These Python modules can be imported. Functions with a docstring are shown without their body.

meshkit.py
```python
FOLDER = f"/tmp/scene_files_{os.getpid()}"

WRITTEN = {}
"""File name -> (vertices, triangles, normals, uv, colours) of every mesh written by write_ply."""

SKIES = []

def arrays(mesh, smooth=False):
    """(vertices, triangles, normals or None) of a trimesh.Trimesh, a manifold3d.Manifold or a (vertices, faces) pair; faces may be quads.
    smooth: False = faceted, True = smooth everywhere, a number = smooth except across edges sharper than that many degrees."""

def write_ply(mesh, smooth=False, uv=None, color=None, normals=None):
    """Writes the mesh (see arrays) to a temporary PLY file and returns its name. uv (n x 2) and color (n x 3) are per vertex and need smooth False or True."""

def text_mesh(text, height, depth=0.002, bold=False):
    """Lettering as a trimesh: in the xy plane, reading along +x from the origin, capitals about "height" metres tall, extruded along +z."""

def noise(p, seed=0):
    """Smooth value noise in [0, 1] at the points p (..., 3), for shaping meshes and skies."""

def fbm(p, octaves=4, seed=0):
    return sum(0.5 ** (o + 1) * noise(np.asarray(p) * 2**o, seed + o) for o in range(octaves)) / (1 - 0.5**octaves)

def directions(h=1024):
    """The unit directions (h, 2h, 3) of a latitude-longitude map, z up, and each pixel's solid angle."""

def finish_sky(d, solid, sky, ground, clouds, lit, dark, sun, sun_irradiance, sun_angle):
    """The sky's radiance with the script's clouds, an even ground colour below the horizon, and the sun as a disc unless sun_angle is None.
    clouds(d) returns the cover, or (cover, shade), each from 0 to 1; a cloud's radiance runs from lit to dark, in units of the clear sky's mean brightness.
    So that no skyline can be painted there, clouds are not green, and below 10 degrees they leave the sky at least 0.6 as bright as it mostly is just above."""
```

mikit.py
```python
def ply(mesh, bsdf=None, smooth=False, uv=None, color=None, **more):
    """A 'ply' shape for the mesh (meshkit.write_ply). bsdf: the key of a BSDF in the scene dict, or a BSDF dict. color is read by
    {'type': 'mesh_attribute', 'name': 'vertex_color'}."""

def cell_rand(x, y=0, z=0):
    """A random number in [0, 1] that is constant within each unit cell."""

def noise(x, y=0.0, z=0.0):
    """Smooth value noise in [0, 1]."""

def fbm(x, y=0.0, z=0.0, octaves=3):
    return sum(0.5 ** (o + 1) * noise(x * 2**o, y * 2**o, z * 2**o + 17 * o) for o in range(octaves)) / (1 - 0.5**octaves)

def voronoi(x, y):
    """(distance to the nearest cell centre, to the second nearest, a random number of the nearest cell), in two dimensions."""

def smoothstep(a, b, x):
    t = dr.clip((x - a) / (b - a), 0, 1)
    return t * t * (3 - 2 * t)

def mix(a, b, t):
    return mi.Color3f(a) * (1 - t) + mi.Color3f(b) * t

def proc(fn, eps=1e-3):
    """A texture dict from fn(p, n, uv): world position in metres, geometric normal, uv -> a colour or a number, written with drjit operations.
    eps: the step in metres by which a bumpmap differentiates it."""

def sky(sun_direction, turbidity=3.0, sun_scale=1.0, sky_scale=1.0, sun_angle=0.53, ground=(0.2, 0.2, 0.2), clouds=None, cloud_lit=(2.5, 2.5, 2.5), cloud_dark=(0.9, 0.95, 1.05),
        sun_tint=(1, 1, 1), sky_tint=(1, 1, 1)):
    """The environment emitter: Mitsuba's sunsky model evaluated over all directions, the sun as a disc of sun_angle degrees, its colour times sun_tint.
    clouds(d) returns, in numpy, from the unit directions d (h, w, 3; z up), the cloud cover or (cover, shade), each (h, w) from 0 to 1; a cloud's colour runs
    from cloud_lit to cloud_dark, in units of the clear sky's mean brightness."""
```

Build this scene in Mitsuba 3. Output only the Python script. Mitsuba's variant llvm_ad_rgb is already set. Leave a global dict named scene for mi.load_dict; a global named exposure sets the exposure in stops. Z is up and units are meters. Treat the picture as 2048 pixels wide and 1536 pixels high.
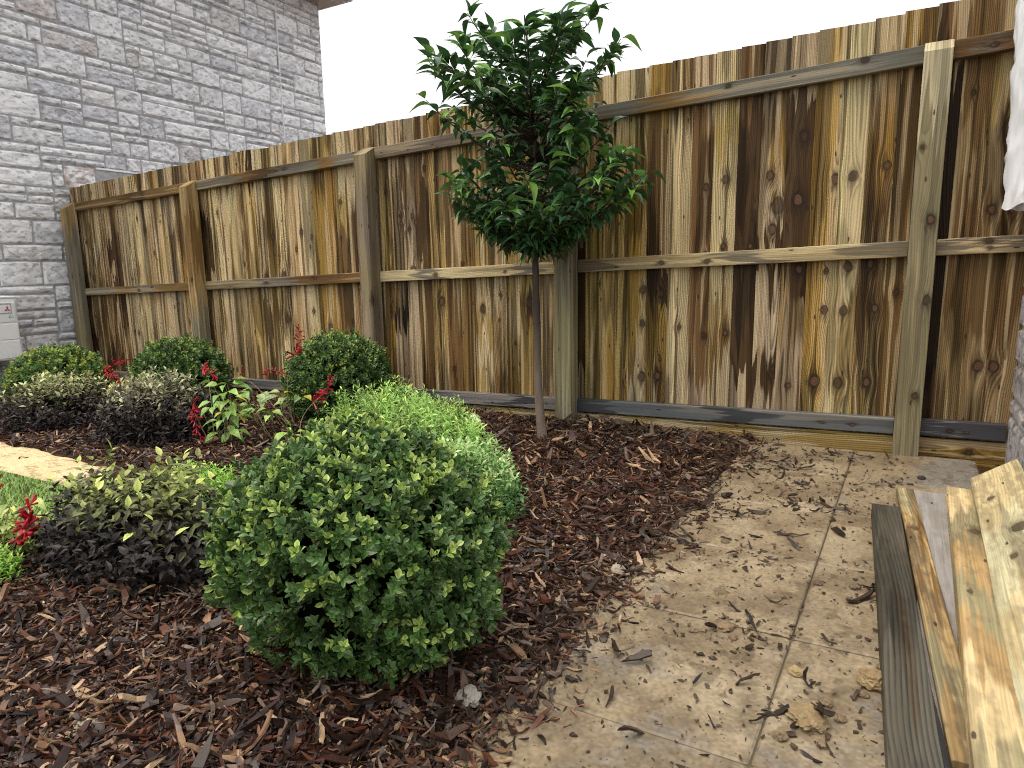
import math, random
import numpy as np, trimesh, drjit as dr, mitsuba as mi, mikit, meshkit
from mikit import ply, proc, noise, fbm, voronoi, cell_rand, smoothstep, mix

T = mi.ScalarTransform4f
rng = np.random.default_rng(11)
random.seed(11)
scene, labels = {}, {}

# ------------------------------------------------------------------ camera, sky, exposure
S = 0.03027                                   # the garden falls to the left by 3 %
CAM = np.array([0.0, -3.43552, 0.83521])
YAW, PITCH, ROLL, FPX = math.radians(31.06769), math.radians(9.73402), math.radians(-0.97678), 1332.336
cy, sy = math.cos(YAW), math.sin(YAW)
FWD = np.array([-sy * math.cos(PITCH), cy * math.cos(PITCH), -math.sin(PITCH)])
r0 = np.array([cy, sy, 0.0]); u0 = np.cross(r0, FWD)
RIGHT = r0 * math.cos(ROLL) + u0 * math.sin(ROLL)
UP = np.cross(RIGHT, FWD)
scene['camera'] = {'type': 'perspective', 'fov_axis': 'x', 'fov': 2 * math.degrees(math.atan(1024 / FPX)), 'near_clip': 0.02, 'far_clip': 400.0,
                   'to_world': T().look_at(origin=CAM.tolist(), target=(CAM + FWD).tolist(), up=UP.tolist())}
scene['sky'] = mikit.sky((-0.25, -0.30, 0.92), turbidity=4, sun_scale=0.30, sun_angle=45, clouds=lambda d: (np.ones(d.shape[:2]), .67 * (1 - d[..., 2])), cloud_lit=(2.35, 2.37, 2.4), cloud_dark=(1.15, 1.165, 1.19), ground=(0.12, 0.11, 0.09))
exposure = 2.68


# ------------------------------------------------------------------ helpers
def numbered(key):
    if key not in scene and key not in labels and not any(k.startswith(key + '__') for k in scene):
        return key
    i = COUNT.get(key, 0) + 1
    while f'{key}_{i:03d}' in scene or f'{key}_{i:03d}' in labels:
        i += 1
    COUNT[key] = i
    return f'{key}_{i:03d}'


COUNT = {}


def put(key, shape, label=None, category=None, group=None, kind=None):
    key = numbered(key)
    scene[key] = shape
    tag(key, label, category, group, kind)
    return key


def tag(key, label=None, category=None, group=None, kind=None):
    d = {k: v for k, v in dict(label=label, category=category, group=group, kind=kind).items() if v}
    if d:
        labels[key] = d


def thing(key, label, category, group=None):
    key = numbered(key)
    tag(key, label, category, group)
    return key


def cat(parts):
    """join (v, f, ...) tuples; every further array is per vertex"""
    at, fs = 0, []
    for p in parts:
        fs.append(np.asarray(p[1]) + at)
        at += len(p[0])
    return tuple([np.vstack([p[0] for p in parts]), np.vstack(fs)] + [np.vstack([p[i] for p in parts]) for i in range(2, len(parts[0]))])


def frame(d, up=(0, 0, 1)):
    d = np.asarray(d, float) / np.linalg.norm(d)
    x = np.cross(d, up)
    if np.linalg.norm(x) < 1e-6:
        x = np.cross(d, (1, 0, 0))
    x /= np.linalg.norm(x)
    return x, d, np.cross(x, d)


def bar(L, w, t, c=0.003, row=0, cols=1, wob=0.0, seed=0, vflip=False):
    """A timber: length along z from 0 to L, width w along x, thickness t along y (face towards -y), chamfered, with (u, v) in metres; u carries the row of the wood tables."""
    a, b = w / 2, t / 2
    prof = np.array([[-a + c, -b], [a - c, -b], [a, -b + c], [a, b - c], [a - c, b], [-a + c, b], [-a, b - c], [-a, -b + c]])
    u = np.array([-a, a, a + .4 * c, a + t, a + t + c, a + t + w, a + t + w, a + t + w])
    u = np.array([-a + c, a - c, a, a + t, a + t, -a, -a - t, -a])
    vs, uvs, fs = [], [], []
    zs = np.linspace(0, L, cols + 1)
    r = np.random.default_rng(seed)
    off = np.cumsum(r.normal(0, 1, (cols + 1, 2)), 0) * wob
    for i, z in enumerate(zs):
        for k in range(8):
            vs.append([prof[k, 0] + off[i, 0], prof[k, 1] + off[i, 1], z])
            uvs.append([row + .5 + np.clip(u[k], -.45, .45), z])
    for i in range(cols):
        for k in range(8):
            p, q = i * 8 + k, i * 8 + (k + 1) % 8
            fs += [[p, q, q + 8], [p, q + 8, p + 8]]
    for i, z in ((0, 0), (cols, L)):
        base = len(vs)
        for k in range(8):
            vs.append([prof[k, 0] + off[i, 0], prof[k, 1] + off[i, 1], z])
            uvs.append([row + .5 + prof[k, 0], z + prof[k, 1] * .3])
        for k in range(1, 7):
            fs.append([base, base + k + 1, base + k] if i == 0 else [base, base + k, base + k + 1])
    return np.array(vs), np.array(fs), np.array(uvs)


def move(m, R=None, t=(0, 0, 0)):
    v = m[0] if R is None else m[0] @ np.asarray(R).T
    return (v + np.asarray(t), *m[1:])


def box(x0, x1, y0, y1, z0, z1, c=0.004):
    """chamfered box"""
    import manifold3d as m3
    pts = []
    for sx, X in ((1, x0), (-1, x1)):
        for sy_, Y in ((1, y0), (-1, y1)):
            for sz, Z in ((1, z0), (-1, z1)):
                pts += [[X + sx * c, Y + sy_ * c, Z], [X + sx * c, Y, Z + sz * c], [X, Y + sy_ * c, Z + sz * c]]
    h = trimesh.convex.convex_hull(np.array(pts))
    return np.array(h.vertices), np.array(h.faces)


def tube(points, radii, sides=6, cap=True):
    p = np.asarray(points, float)
    t = np.gradient(p, axis=0)
    t /= np.linalg.norm(t, axis=1, keepdims=True) + 1e-12
    ref = np.array([0.31, 0.94, 0.12]) if abs(t[:, 2]).mean() > .6 else np.array([0.05, 0.1, 1.0])
    a = np.cross(t, ref); a /= np.linalg.norm(a, axis=1, keepdims=True) + 1e-12
    b, ang = np.cross(t, a), np.arange(sides) * 2 * np.pi / sides
    rr = np.broadcast_to(radii, (len(p),))
    v = p[:, None] + rr[:, None, None] * (np.cos(ang)[None, :, None] * a[:, None] + np.sin(ang)[None, :, None] * b[:, None])
    i, j = np.meshgrid(np.arange(len(p) - 1), np.arange(sides), indexing='ij')
    q = np.stack([i * sides + j, i * sides + (j + 1) % sides, (i + 1) * sides + (j + 1) % sides, (i + 1) * sides + j], -1).reshape(-1, 4)
    f = np.vstack([q[:, [0, 1, 2]], q[:, [0, 2, 3]]])
    v = v.reshape(-1, 3)
    if cap:
        n = len(v)
        v = np.vstack([v, p[:1], p[-1:]])
        k = np.arange(sides)
        f = np.vstack([f, np.stack([k * 0 + n, (k + 1) % sides, k], 1), np.stack([k * 0 + n + 1, n - sides + k, n - sides + (k + 1) % sides], 1)])
    return v, f


def spline(pts, n):
    pts = np.asarray(pts, float)
    from scipy.interpolate import CubicSpline
    s = np.r_[0, np.cumsum(np.linalg.norm(np.diff(pts, axis=0), axis=1))]
    return CubicSpline(s, pts)(np.linspace(0, s[-1], n)) if len(pts) > 2 else pts[0] + (pts[-1] - pts[0]) * np.linspace(0, 1, n)[:, None]


def unit(a):
    return a / (np.linalg.norm(a, axis=-1, keepdims=True) + 1e-12)


def leaves(tm, P, D, N, size, col, edge=1.0):
    """copies of a leaf template tm = (v, f, w): v with the length along y, face along z; w = 1 on the margin. Returns (v, f, colour)."""
    v, f, w = tm
    P, D, N = np.asarray(P, float), unit(np.asarray(D, float)), np.asarray(N, float)
    X = unit(np.cross(D, N)); Z = np.cross(X, D)
    size = np.broadcast_to(np.asarray(size, float).reshape(len(P), -1), (len(P), 2)) if np.ndim(size) else np.full((len(P), 2), size)
    V = P[:, None] + (v[None, :, 0, None] * size[:, None, 1:2]) * X[:, None] + (v[None, :, 1, None] * size[:, None, :1]) * D[:, None] + (v[None, :, 2, None] * size[:, None, :1]) * Z[:, None]
    C = np.asarray(col)[:, None] * (1 + (edge - 1) * w[None, :, None])
    F = f[None] + (np.arange(len(P)) * len(v))[:, None, None]
    return V.reshape(-1, 3), F.reshape(-1, 3), np.clip(np.broadcast_to(C, V.shape).reshape(-1, 3), 0, .9)


def leaf_tm(widths, curl=0.0, fold=0.2, droop=0.0):
    """widths: half widths (of 1) at stations along the length"""
    n = len(widths); ys = np.linspace(0, 1, n + 2)[1:-1]
    v, w = [[0, 0, 0]], [0]
    def zc(y): return -curl * y * y + droop * y * (1 - y)
    for y, a in zip(ys, widths):
        v += [[-a, y, zc(y) + fold * a * .5], [0, y, zc(y)], [a, y, zc(y) + fold * a * .5]]; w += [1, 0, 1]
    v.append([0, 1, zc(1)]); w.append(.6)
    f = [[0, 2, 1], [0, 3, 2]]
    for i in range(n - 1):
        a = 1 + 3 * i; b = a + 3
        f += [[a, a + 1, b + 1], [a, b + 1, b], [a + 1, a + 2, b + 2], [a + 1, b + 2, b + 1]]
    a = 1 + 3 * (n - 1); e = len(v) - 1
    f += [[a, a + 1, e], [a + 1, a + 2, e]]
    return np.array(v, float), np.array(f), np.array(w, float)


def colour_ply(m, bsdf, smooth=False):
    return ply((m[0], m[1]), bsdf, smooth=smooth, color=m[2])


# ------------------------------------------------------------------ ground heights
def base_z(x):
    return S * x


def bed_z(x, y):
    """top of the bark mulch"""
    x, y = np.asarray(x, float), np.asarray(y, float)
    p = np.stack([x * 1.7, y * 1.7, x * 0], -1)
    z = S * x + 0.012 + 0.035 * meshkit.fbm(p, 3, 5)
    z = z - 0.028 * np.exp(-((y + .05) / .22) ** 2) * np.clip((x + 2.2) / .6, 0, 1)
    z = z + 0.055 * np.exp(-(((x + 1.43) / .20) ** 2 + ((y + .2) / .14) ** 2)) * (0.6 + .8 * meshkit.fbm(p * 6, 3, 8))
    edge = np.clip((-0.60 - x) / 0.22, 0, 1)
    return S * x - 0.012 + (z - S * x + 0.012) * edge


# ------------------------------------------------------------------ materials
def attr(): return {'type': 'mesh_attribute', 'name': 'vertex_color'}


scene['leaf_mat'] = {'type': 'blendbsdf', 'weight': 0.28, 'a': {'type': 'twosided', 'bsdf': {'type': 'principled', 'base_color': attr(), 'roughness': 0.24, 'specular': 0.5}},
                     'b': {'type': 'principledthin', 'base_color': attr(), 'roughness': 0.5, 'diff_trans': 1.3, 'eta': 1.4}}
scene['dark_leaf_mat'] = {'type': 'blendbsdf', 'weight': 0.2, 'a': {'type': 'twosided', 'bsdf': {'type': 'principled', 'base_color': attr(), 'roughness': 0.28, 'specular': 0.24}},
                     'b': {'type': 'principledthin', 'base_color': attr(), 'roughness': 0.5, 'diff_trans': 1.3, 'eta': 1.4}}
scene['bark_chip_mat'] = {'type': 'twosided', 'bsdf': {'type': 'principled', 'base_color': attr(), 'roughness': 0.30, 'specular': 0.26}}
scene['stem_mat'] = {'type': 'twosided', 'bsdf': {'type': 'principled', 'base_color': attr(), 'roughness': 0.6, 'specular': 0.3}}
def rgb(*c): return {'type': 'rgb', 'value': list(c)}
def plain(key, c, rough=.5, spec=.4, **k): scene[key] = {'type': 'twosided', 'bsdf': {'type': 'principled', 'base_color': rgb(*c), 'roughness': rough, 'specular': spec, **k}}
plain('white_paint_mat', (.84, .85, .85), .35)
plain('pale_plastic_mat', (.74, .75, .75), .4)
plain('grey_plastic_mat', (.32, .33, .34), .45)
plain('black_mat', (.012, .012, .014), .4)
plain('red_badge_mat', (.35, .01, .03), .4)
plain('green_label_mat', (.05, .35, .25), .5)
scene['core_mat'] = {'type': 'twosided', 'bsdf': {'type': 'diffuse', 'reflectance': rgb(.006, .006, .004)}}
plain('roof_mat', (.06, .06, .065), .7)
plain('grout_mat', (.10, .085, .06), .9, .1)
plain('pane_mat', (.02, .04, .06), .05, .8)
plain('galv_mat', (.45, .47, .5), .4, .5)

# wood: per-row tables (colour by eighths of the length, streak colour, knots)
TONE = {'c': (.68, .54, .305), 'y': (.53, .375, .130), 'o': (.40, .240, .060), 't': (.43, .295, .138), 'b': (.230, .135, .052), 'd': (.100, .057, .025), 'k': (.036, .024, .013),
        'p': (.57, .43, .27), 'g': (.255, .225, .165), 'w': (.20, .185, .155), 's': (.165, .170, .182), 'n': (.070, .072, .080), 'v': (.30, .265, .155), 'l': (.66, .59, .38), 'm': (.33, .32, .30), 'h': (.078, .071, .060), 'j': (.055, .050, .044)}
NK = 4
rows = []


def row(tones, length, streak=None, amount=.4, knots=None, grain=1.0, seed=None, x0=None, dirt=0.0):
    r = np.random.default_rng(1000 + len(rows) * 7 if seed is None else seed)
    tones = (tones * 8)[:8] if len(tones) < 8 else tones[:8]
    cols = np.array([TONE[c] for c in tones[::-1]]) * r.uniform(.9, 1.1, (8, 1)) * r.uniform(.95, 1.05, (1, 3)) * .88     # bottom first
    if knots is None:
        knots = [(r.uniform(-.042, .042), r.uniform(0, length), r.uniform(.006, .015)) for _ in range(r.integers(1, NK + 1))]
    knots = (list(knots) + [(0, -9, .01)] * NK)[:NK]
    rows.append(dict(dirt=dirt, cols=cols, L=length, streak=np.array(TONE[streak]) if streak else cols.mean(0) * r.choice([.4, .55, 1.6]), amt=amount * r.uniform(.6, 1.3), knots=knots, grain=grain,
                     x0=r.uniform(-.09, .09) if x0 is None else x0, tap=r.uniform(-.03, .03)))
    return len(rows) - 1


def flat(vals): return mi.Float(np.ascontiguousarray(np.asarray(vals, np.float32).ravel()))


TAB = {}


def wood_tables():
    c = np.array([r['cols'] for r in rows]).reshape(-1, 3)
    for i, k in enumerate('rgb'):
        TAB[k] = flat(c[:, i]); TAB['s' + k] = flat([r['streak'][i] for r in rows])
    TAB['L'] = flat([r['L'] for r in rows]); TAB['amt'] = flat([r['amt'] for r in rows]); TAB['grain'] = flat([r['grain'] for r in rows])
    TAB['dirt'] = flat([r['dirt'] for r in rows]); TAB['x0'] = flat([r['x0'] for r in rows]); TAB['tap'] = flat([r['tap'] for r in rows])
    for j, k in enumerate(('kx', 'kz', 'kr')):
        TAB[k] = flat([[q[j] for q in r['knots']] for r in rows])
    TAB['n'] = len(rows)


def wood(p, n, uv):
    ri = dr.floor(uv.x)
    x, v = uv.x - ri - .5, uv.y
    idx = dr.clip(mi.Int32(ri), 0, TAB['n'] - 1); idx = mi.UInt32(idx)
    g = lambda k, i: dr.gather(mi.Float, TAB[k], i)
    L = g('L', idx)
    jag = (noise(x * 105 + ri * 7.3, v * 1.3, ri) - .5) * .24 + (noise(x * 34 + ri * 3.1, v * 2.5, 4.0) - .5) * .26
    t = dr.clip((v + jag) / L, 0, .9999) * 8 - .5
    i0 = dr.clip(dr.floor(t), 0, 6)
    fr = smoothstep(.36, .64, t - i0)
    a0 = idx * 8 + mi.UInt32(i0)
    c0 = mi.Color3f(g('r', a0), g('g', a0), g('b', a0)); c1 = mi.Color3f(g('r', a0 + 1), g('g', a0 + 1), g('b', a0 + 1))
    col = c0 * (1 - fr) + c1 * fr
    # knots
    warp, dark, core, ringk, bendx = mi.Float(0), mi.Float(0), mi.Float(0), mi.Float(0), mi.Float(0)
    for k in range(NK):
        j = idx * NK + k
        kx, kz, kr = g('kx', j), g('kz', j), g('kr', j)
        dx, dz = x - kx, v - kz
        dx = dx + (noise(dz * 60, dx * 60, ri + k) - .5) * .006
        d = dr.sqrt(dr.square(dx / kr) + dr.square(dz / (kr * 1.45)))
        warp += 2.4 * dr.exp(-dr.square(dx / (kr * 2.2))) * dr.exp(-dr.abs(dz) / (kr * 4.5))
        bendx -= .8 * (x - kx) * dr.exp(-dr.square((x - kx) / (kr * 2.0)) - dr.square(dz / (kr * 3.6)))
        core = dr.maximum(core, (1 - smoothstep(.42, .66, d)) * dr.select(cell_rand(ri, k + 1.0) > .45, 1, .25))
        dark = dr.maximum(dark, (1 - smoothstep(.9, 1.25, d)))
        dark = dr.maximum(dark, .8 * smoothstep(.15, .75, dr.exp(-dr.square(dx / (kr * 1.5))) * dr.exp(-dr.abs(dz + .3 * kr) / (kr * 3.4)) + .45 * (noise(dx * 160, dz * 22, ri) - .5)))
        ringk = dr.maximum(ringk, dr.select(d < 1, .5 + .5 * dr.sin(d * 16), 0))
    # streaks of heart wood; the grain bends round the knots
    xs_ = x + bendx + .010 * (noise(v * 2.1, ri * 1.7) - .5) + .003 * (noise(v * 9, ri * 2.9) - .5)
    sm = noise(xs_ * 62 + ri * 13.7, v * .8, 2.0 + ri) * .62 + noise(xs_ * 22 + ri * 5.1, v * .55, 7.0) * .38
    st = smoothstep(.54, .60, sm) * g('amt', idx)
    col = col * (1 - st) + mi.Color3f(g('sr', idx), g('sg', idx), g('sb', idx)) * st
    s2 = noise(xs_ * 80 + ri * 17.1, v * 1.0, ri + 11) * .6 + noise(xs_ * 29 + ri, v * 1.1, ri + 12) * .4
    col = mix(col, mi.Color3f(.060, .034, .014), .74 * g('grain', idx) * smoothstep(.60, .67, s2))
    col = mix(col, mi.Color3f(.70, .555, .335), .55 * g('grain', idx) * dr.select(mi.luminance(col) > .095, 1., 0.) * (1 - smoothstep(.325, .39, s2)))
    # growth rings: nested arches along the length
    w = xs_ - g('x0', idx) + (noise(v * 1.6, ri * 3.7) - .5) * .05
    f = dr.sqrt(dr.square(w) + dr.square(.012 + .012 * noise(v * .9, ri + 31.0))) * (105 + 70 * cell_rand(ri, 5.0)) + v * g('tap', idx) * 150 + warp + (noise(x * 30, v * 2.0, ri + 5) - .5) * 1.3
    q = f - dr.floor(f)
    late = smoothstep(.25, .85, q) * (1 - smoothstep(.88, 1.0, q))
    hard = noise(x * 9, v * 1.1, ri + 50.0)
    col = col * (1 - (.26 + .50 * hard) * late * g('grain', idx))
    fib = noise(x * 900, v * 14, ri) * .5 + noise(x * 330, v * 6, ri + 2) * .5
    col = col * (.78 + .44 * fib)
    # soaked smears
    sme = smoothstep(.54, .66, fbm(x * 16 + ri * 2.3, v * 1.6 + jag, ri, 3))
    col = col * (1 - .55 * sme * g('grain', idx))
    col = mix(col, mi.Color3f(.030, .019, .012), .86 * dark)
    col = mix(col, mi.Color3f(.17, .088, .055) * (.6 + .5 * ringk), .8 * core)
    bl = smoothstep(.38, .72, fbm(x * 75 + ri, v * 30 + x * 13, ri + 3, 4) * .55 + .45 * noise(x * 60, v * 3.5, ri + 8))
    col = mix(col, mi.Color3f(.105, .080, .052), bl * g('dirt', idx))
    # pin knots and nail holes
    d1, d2, w1 = voronoi(x * 16 + ri * 3.3, v * 5.0)
    pin = (1 - smoothstep(.04, .075, d1)) * dr.select(w1 > .74, 1, 0)
    col = mix(col, mi.Color3f(.03, .02, .014), .85 * pin)
    return dr.clip(col, .004, .9)


scene['wood_mat'] = {'type': 'twosided', 'bsdf': {'type': 'principled', 'base_color': proc(wood), 'roughness': 0.5, 'specular': 0.10}}


# stone: uv.x carries the stone's number, uv.y a tint class (0 grey, 1 rusty, 2 purple-grey)
def stone_col(p, n, uv):
    sid = dr.floor(uv.x)
    tint = uv.y
    a, b, c_ = cell_rand(sid, 3), cell_rand(sid, 5), cell_rand(sid, 9)
    base = mi.Color3f(.80, .80, .815) * (.84 + .26 * a)
    base = mix(base, mi.Color3f(.36, .375, .43), dr.select(b > .85, .4, 0.))
    base = mix(base, mi.Color3f(.50, .47, .44), dr.select(c_ > .93, .35, 0.))
    m = fbm(p.x * 22 + sid, p.y * 22, p.z * 22, 4)
    base = base * (.40 + 1.15 * m)
    sp = smoothstep(.60, .72, noise(p.x * 95, p.y * 95, p.z * 95) * .6 + noise(p.x * 40, p.y * 40, p.z * 40 + 3) * .4)
    base = mix(base, mi.Color3f(.82, .82, .82), .6 * sp)
    dk = smoothstep(.52, .72, fbm(p.x * 34 + 9, p.y * 34, p.z * 46, 3))
    base = base * (1 - .45 * dk)
    rust = smoothstep(.42, .6, fbm(p.x * 16, p.y * 16 + 4, p.z * 16, 3))
    base = mix(base, mi.Color3f(.40, .22, .15), rust * dr.select((tint > .5) & (tint < 1.5), .55, dr.select(c_ > .97, .2, .0)))
    base = dr.select(tint > 1.5, base * mi.Color3f(.42, .40, .40), base)
    return dr.clip(base, .01, .85)


def stone_h(p, n, uv):
    return (fbm(p.x * 18, p.y * 18, p.z * 18, 4) * .024 + noise(p.x * 110, p.y * 110, p.z * 110) * .0018)


scene['stone_mat'] = {'type': 'twosided', 'bsdf': {'type': 'bumpmap', 'arbitrary': {'type': 'proc', **proc(stone_h, .002)}, 'scale': 1.0,
                      'bsdf': {'type': 'principled', 'base_color': proc(stone_col), 'roughness': 0.75, 'specular': 0.10}}}
scene['mortar_mat'] = {'type': 'twosided', 'bsdf': {'type': 'diffuse', 'reflectance': proc(lambda p, n, uv: mi.Color3f(.40, .40, .402) * (.6 + .7 * fbm(p.x * 40, p.y * 40, p.z * 40, 3)))}}


# muddy concrete slabs
def slab_col(p, n, uv):
    grey = mi.Color3f(.225, .217, .20) * (.8 + .4 * fbm(p.x * 30, p.y * 30, 1.0, 3))
    clay = mix(mi.Color3f(.295, .243, .165), mi.Color3f(.195, .155, .105), smoothstep(.35, .7, fbm(p.x * 9, p.y * 9, 2.0, 4)))
    clay = mix(clay, mi.Color3f(.39, .335, .24), .6 * smoothstep(.56, .72, fbm(p.x * 7 + 5, p.y * 7, 3.0, 4)))
    clean = dr.maximum(smoothstep(-.05, .20, p.x + (p.y + .55) * .35), smoothstep(-.25, .0, p.x - (p.y + 2.1) * .3 - .05) * smoothstep(.1, -.5, p.y + 1.5))
    cover = smoothstep(.28, .52, fbm(p.x * 5.5, p.y * 5.5, 6.0, 4) * .7 + noise(p.x * 38, p.y * 38) * .14 + .17 - .27 * clean)
    c = mix(grey, clay, cover)
    dirt = smoothstep(.63, .74, fbm(p.x * 26, p.y * 26, 9.0, 3)) * smoothstep(.45, .6, fbm(p.x * 4, p.y * 4, 8.0, 3))
    c = mix(c, mi.Color3f(.085, .062, .042), .5 * dirt)
    d1, d2, w1 = voronoi(p.x * 70, p.y * 70)
    c = mix(c, mi.Color3f(.06, .045, .033), (1 - smoothstep(.10, .2, d1)) * dr.select(w1 > .88, .7, 0.))
    return dr.clip(c * mi.Color3f(.95, .92, .875) * (.64 + .38 * noise(p.x * 160, p.y * 160)), .01, .9)


def slab_h(p, n, uv):
    return fbm(p.x * 26, p.y * 26, 0.0, 4) * .008 + smoothstep(.4, .6, fbm(p.x * 9, p.y * 9, 2.0, 3)) * .003


scene['slab_mat'] = {'type': 'twosided', 'bsdf': {'type': 'bumpmap', 'arbitrary': {'type': 'proc', **proc(slab_h, .002)}, 'scale': 1.0,
                     'bsdf': {'type': 'principled', 'base_color': proc(slab_col), 'roughness': 0.36, 'specular': 0.30}}}


def soil_col(p, n, uv):
    c = mix(mi.Color3f(.035, .021, .014), mi.Color3f(.085, .052, .032), fbm(p.x * 45, p.y * 45, 1.0, 4))
    return dr.clip(c * (.5 + noise(p.x * 180, p.y * 180)), .004, .5)


scene['soil_mat'] = {'type': 'twosided', 'bsdf': {'type': 'principled', 'base_color': proc(soil_col), 'roughness': 0.7, 'specular': 0.05}}
def path_col(p, n, uv):
    c = mix(mi.Color3f(.46, .36, .20), mi.Color3f(.58, .47, .28), fbm(p.x * 8, p.y * 16, 1.0, 4))
    c = mix(c, mi.Color3f(.22, .16, .09), .6 * smoothstep(.58, .7, fbm(p.x * 14, p.y * 40, 3.0, 4)))
    return dr.clip(c * (.8 + .4 * noise(p.x * 150, p.y * 150)), .01, .8)
scene['path_mat'] = {'type': 'twosided', 'bsdf': {'type': 'principled', 'base_color': proc(path_col), 'roughness': 0.7, 'specular': 0.25}}
scene['film_mat'] = {'type': 'twosided', 'bsdf': {'type': 'principled', 'base_color': rgb(.80, .82, .85), 'roughness': .22, 'specular': .6}}

# ------------------------------------------------------------------ ground, bed, path, lawn, paving
def sheet(x0, x1, y0, y1, zf, nx, ny):
    X, Y = np.meshgrid(np.linspace(x0, x1, nx), np.linspace(y0, y1, ny), indexing='ij')
    v = np.stack([X, Y, zf(X, Y)], -1).reshape(-1, 3)
    i, j = np.meshgrid(np.arange(nx - 1), np.arange(ny - 1), indexing='ij')
    a = (i * ny + j).ravel()
    return v, np.vstack([np.stack([a, a + ny, a + ny + 1], 1), np.stack([a, a + ny + 1, a + 1], 1)])


gx = np.r_[-300, -60, -20, np.linspace(-8, 2, 21), 20, 60, 300]
GX, GY = np.meshgrid(gx, gx + 0.0, indexing='ij')
gz = S * np.clip(GX, -8, 2) - 0.06
n_ = len(gx)
i, j = np.meshgrid(np.arange(n_ - 1), np.arange(n_ - 1), indexing='ij'); a = (i * n_ + j).ravel()
put('ground', ply((np.stack([GX, GY, gz], -1).reshape(-1, 3), np.vstack([np.stack([a, a + n_, a + n_ + 1], 1), np.stack([a, a + n_ + 1, a + 1], 1)])), 'soil_mat', smooth=True), 'dark brown garden soil under the beds and paving', kind='structure')


def bed_surface(X, Y):
    p = np.stack([X * 28, Y * 28, X * 0], -1)
    return bed_z(X, Y) - .012 + .016 * (meshkit.fbm(p, 3, 3) - .5)


put('planting_bed', ply(sheet(-6.95, -0.56, -3.6, -0.025, bed_surface, 320, 180), 'soil_mat', smooth=True), 'dark soil of the planting bed below the bark mulch', kind='structure')

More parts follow.
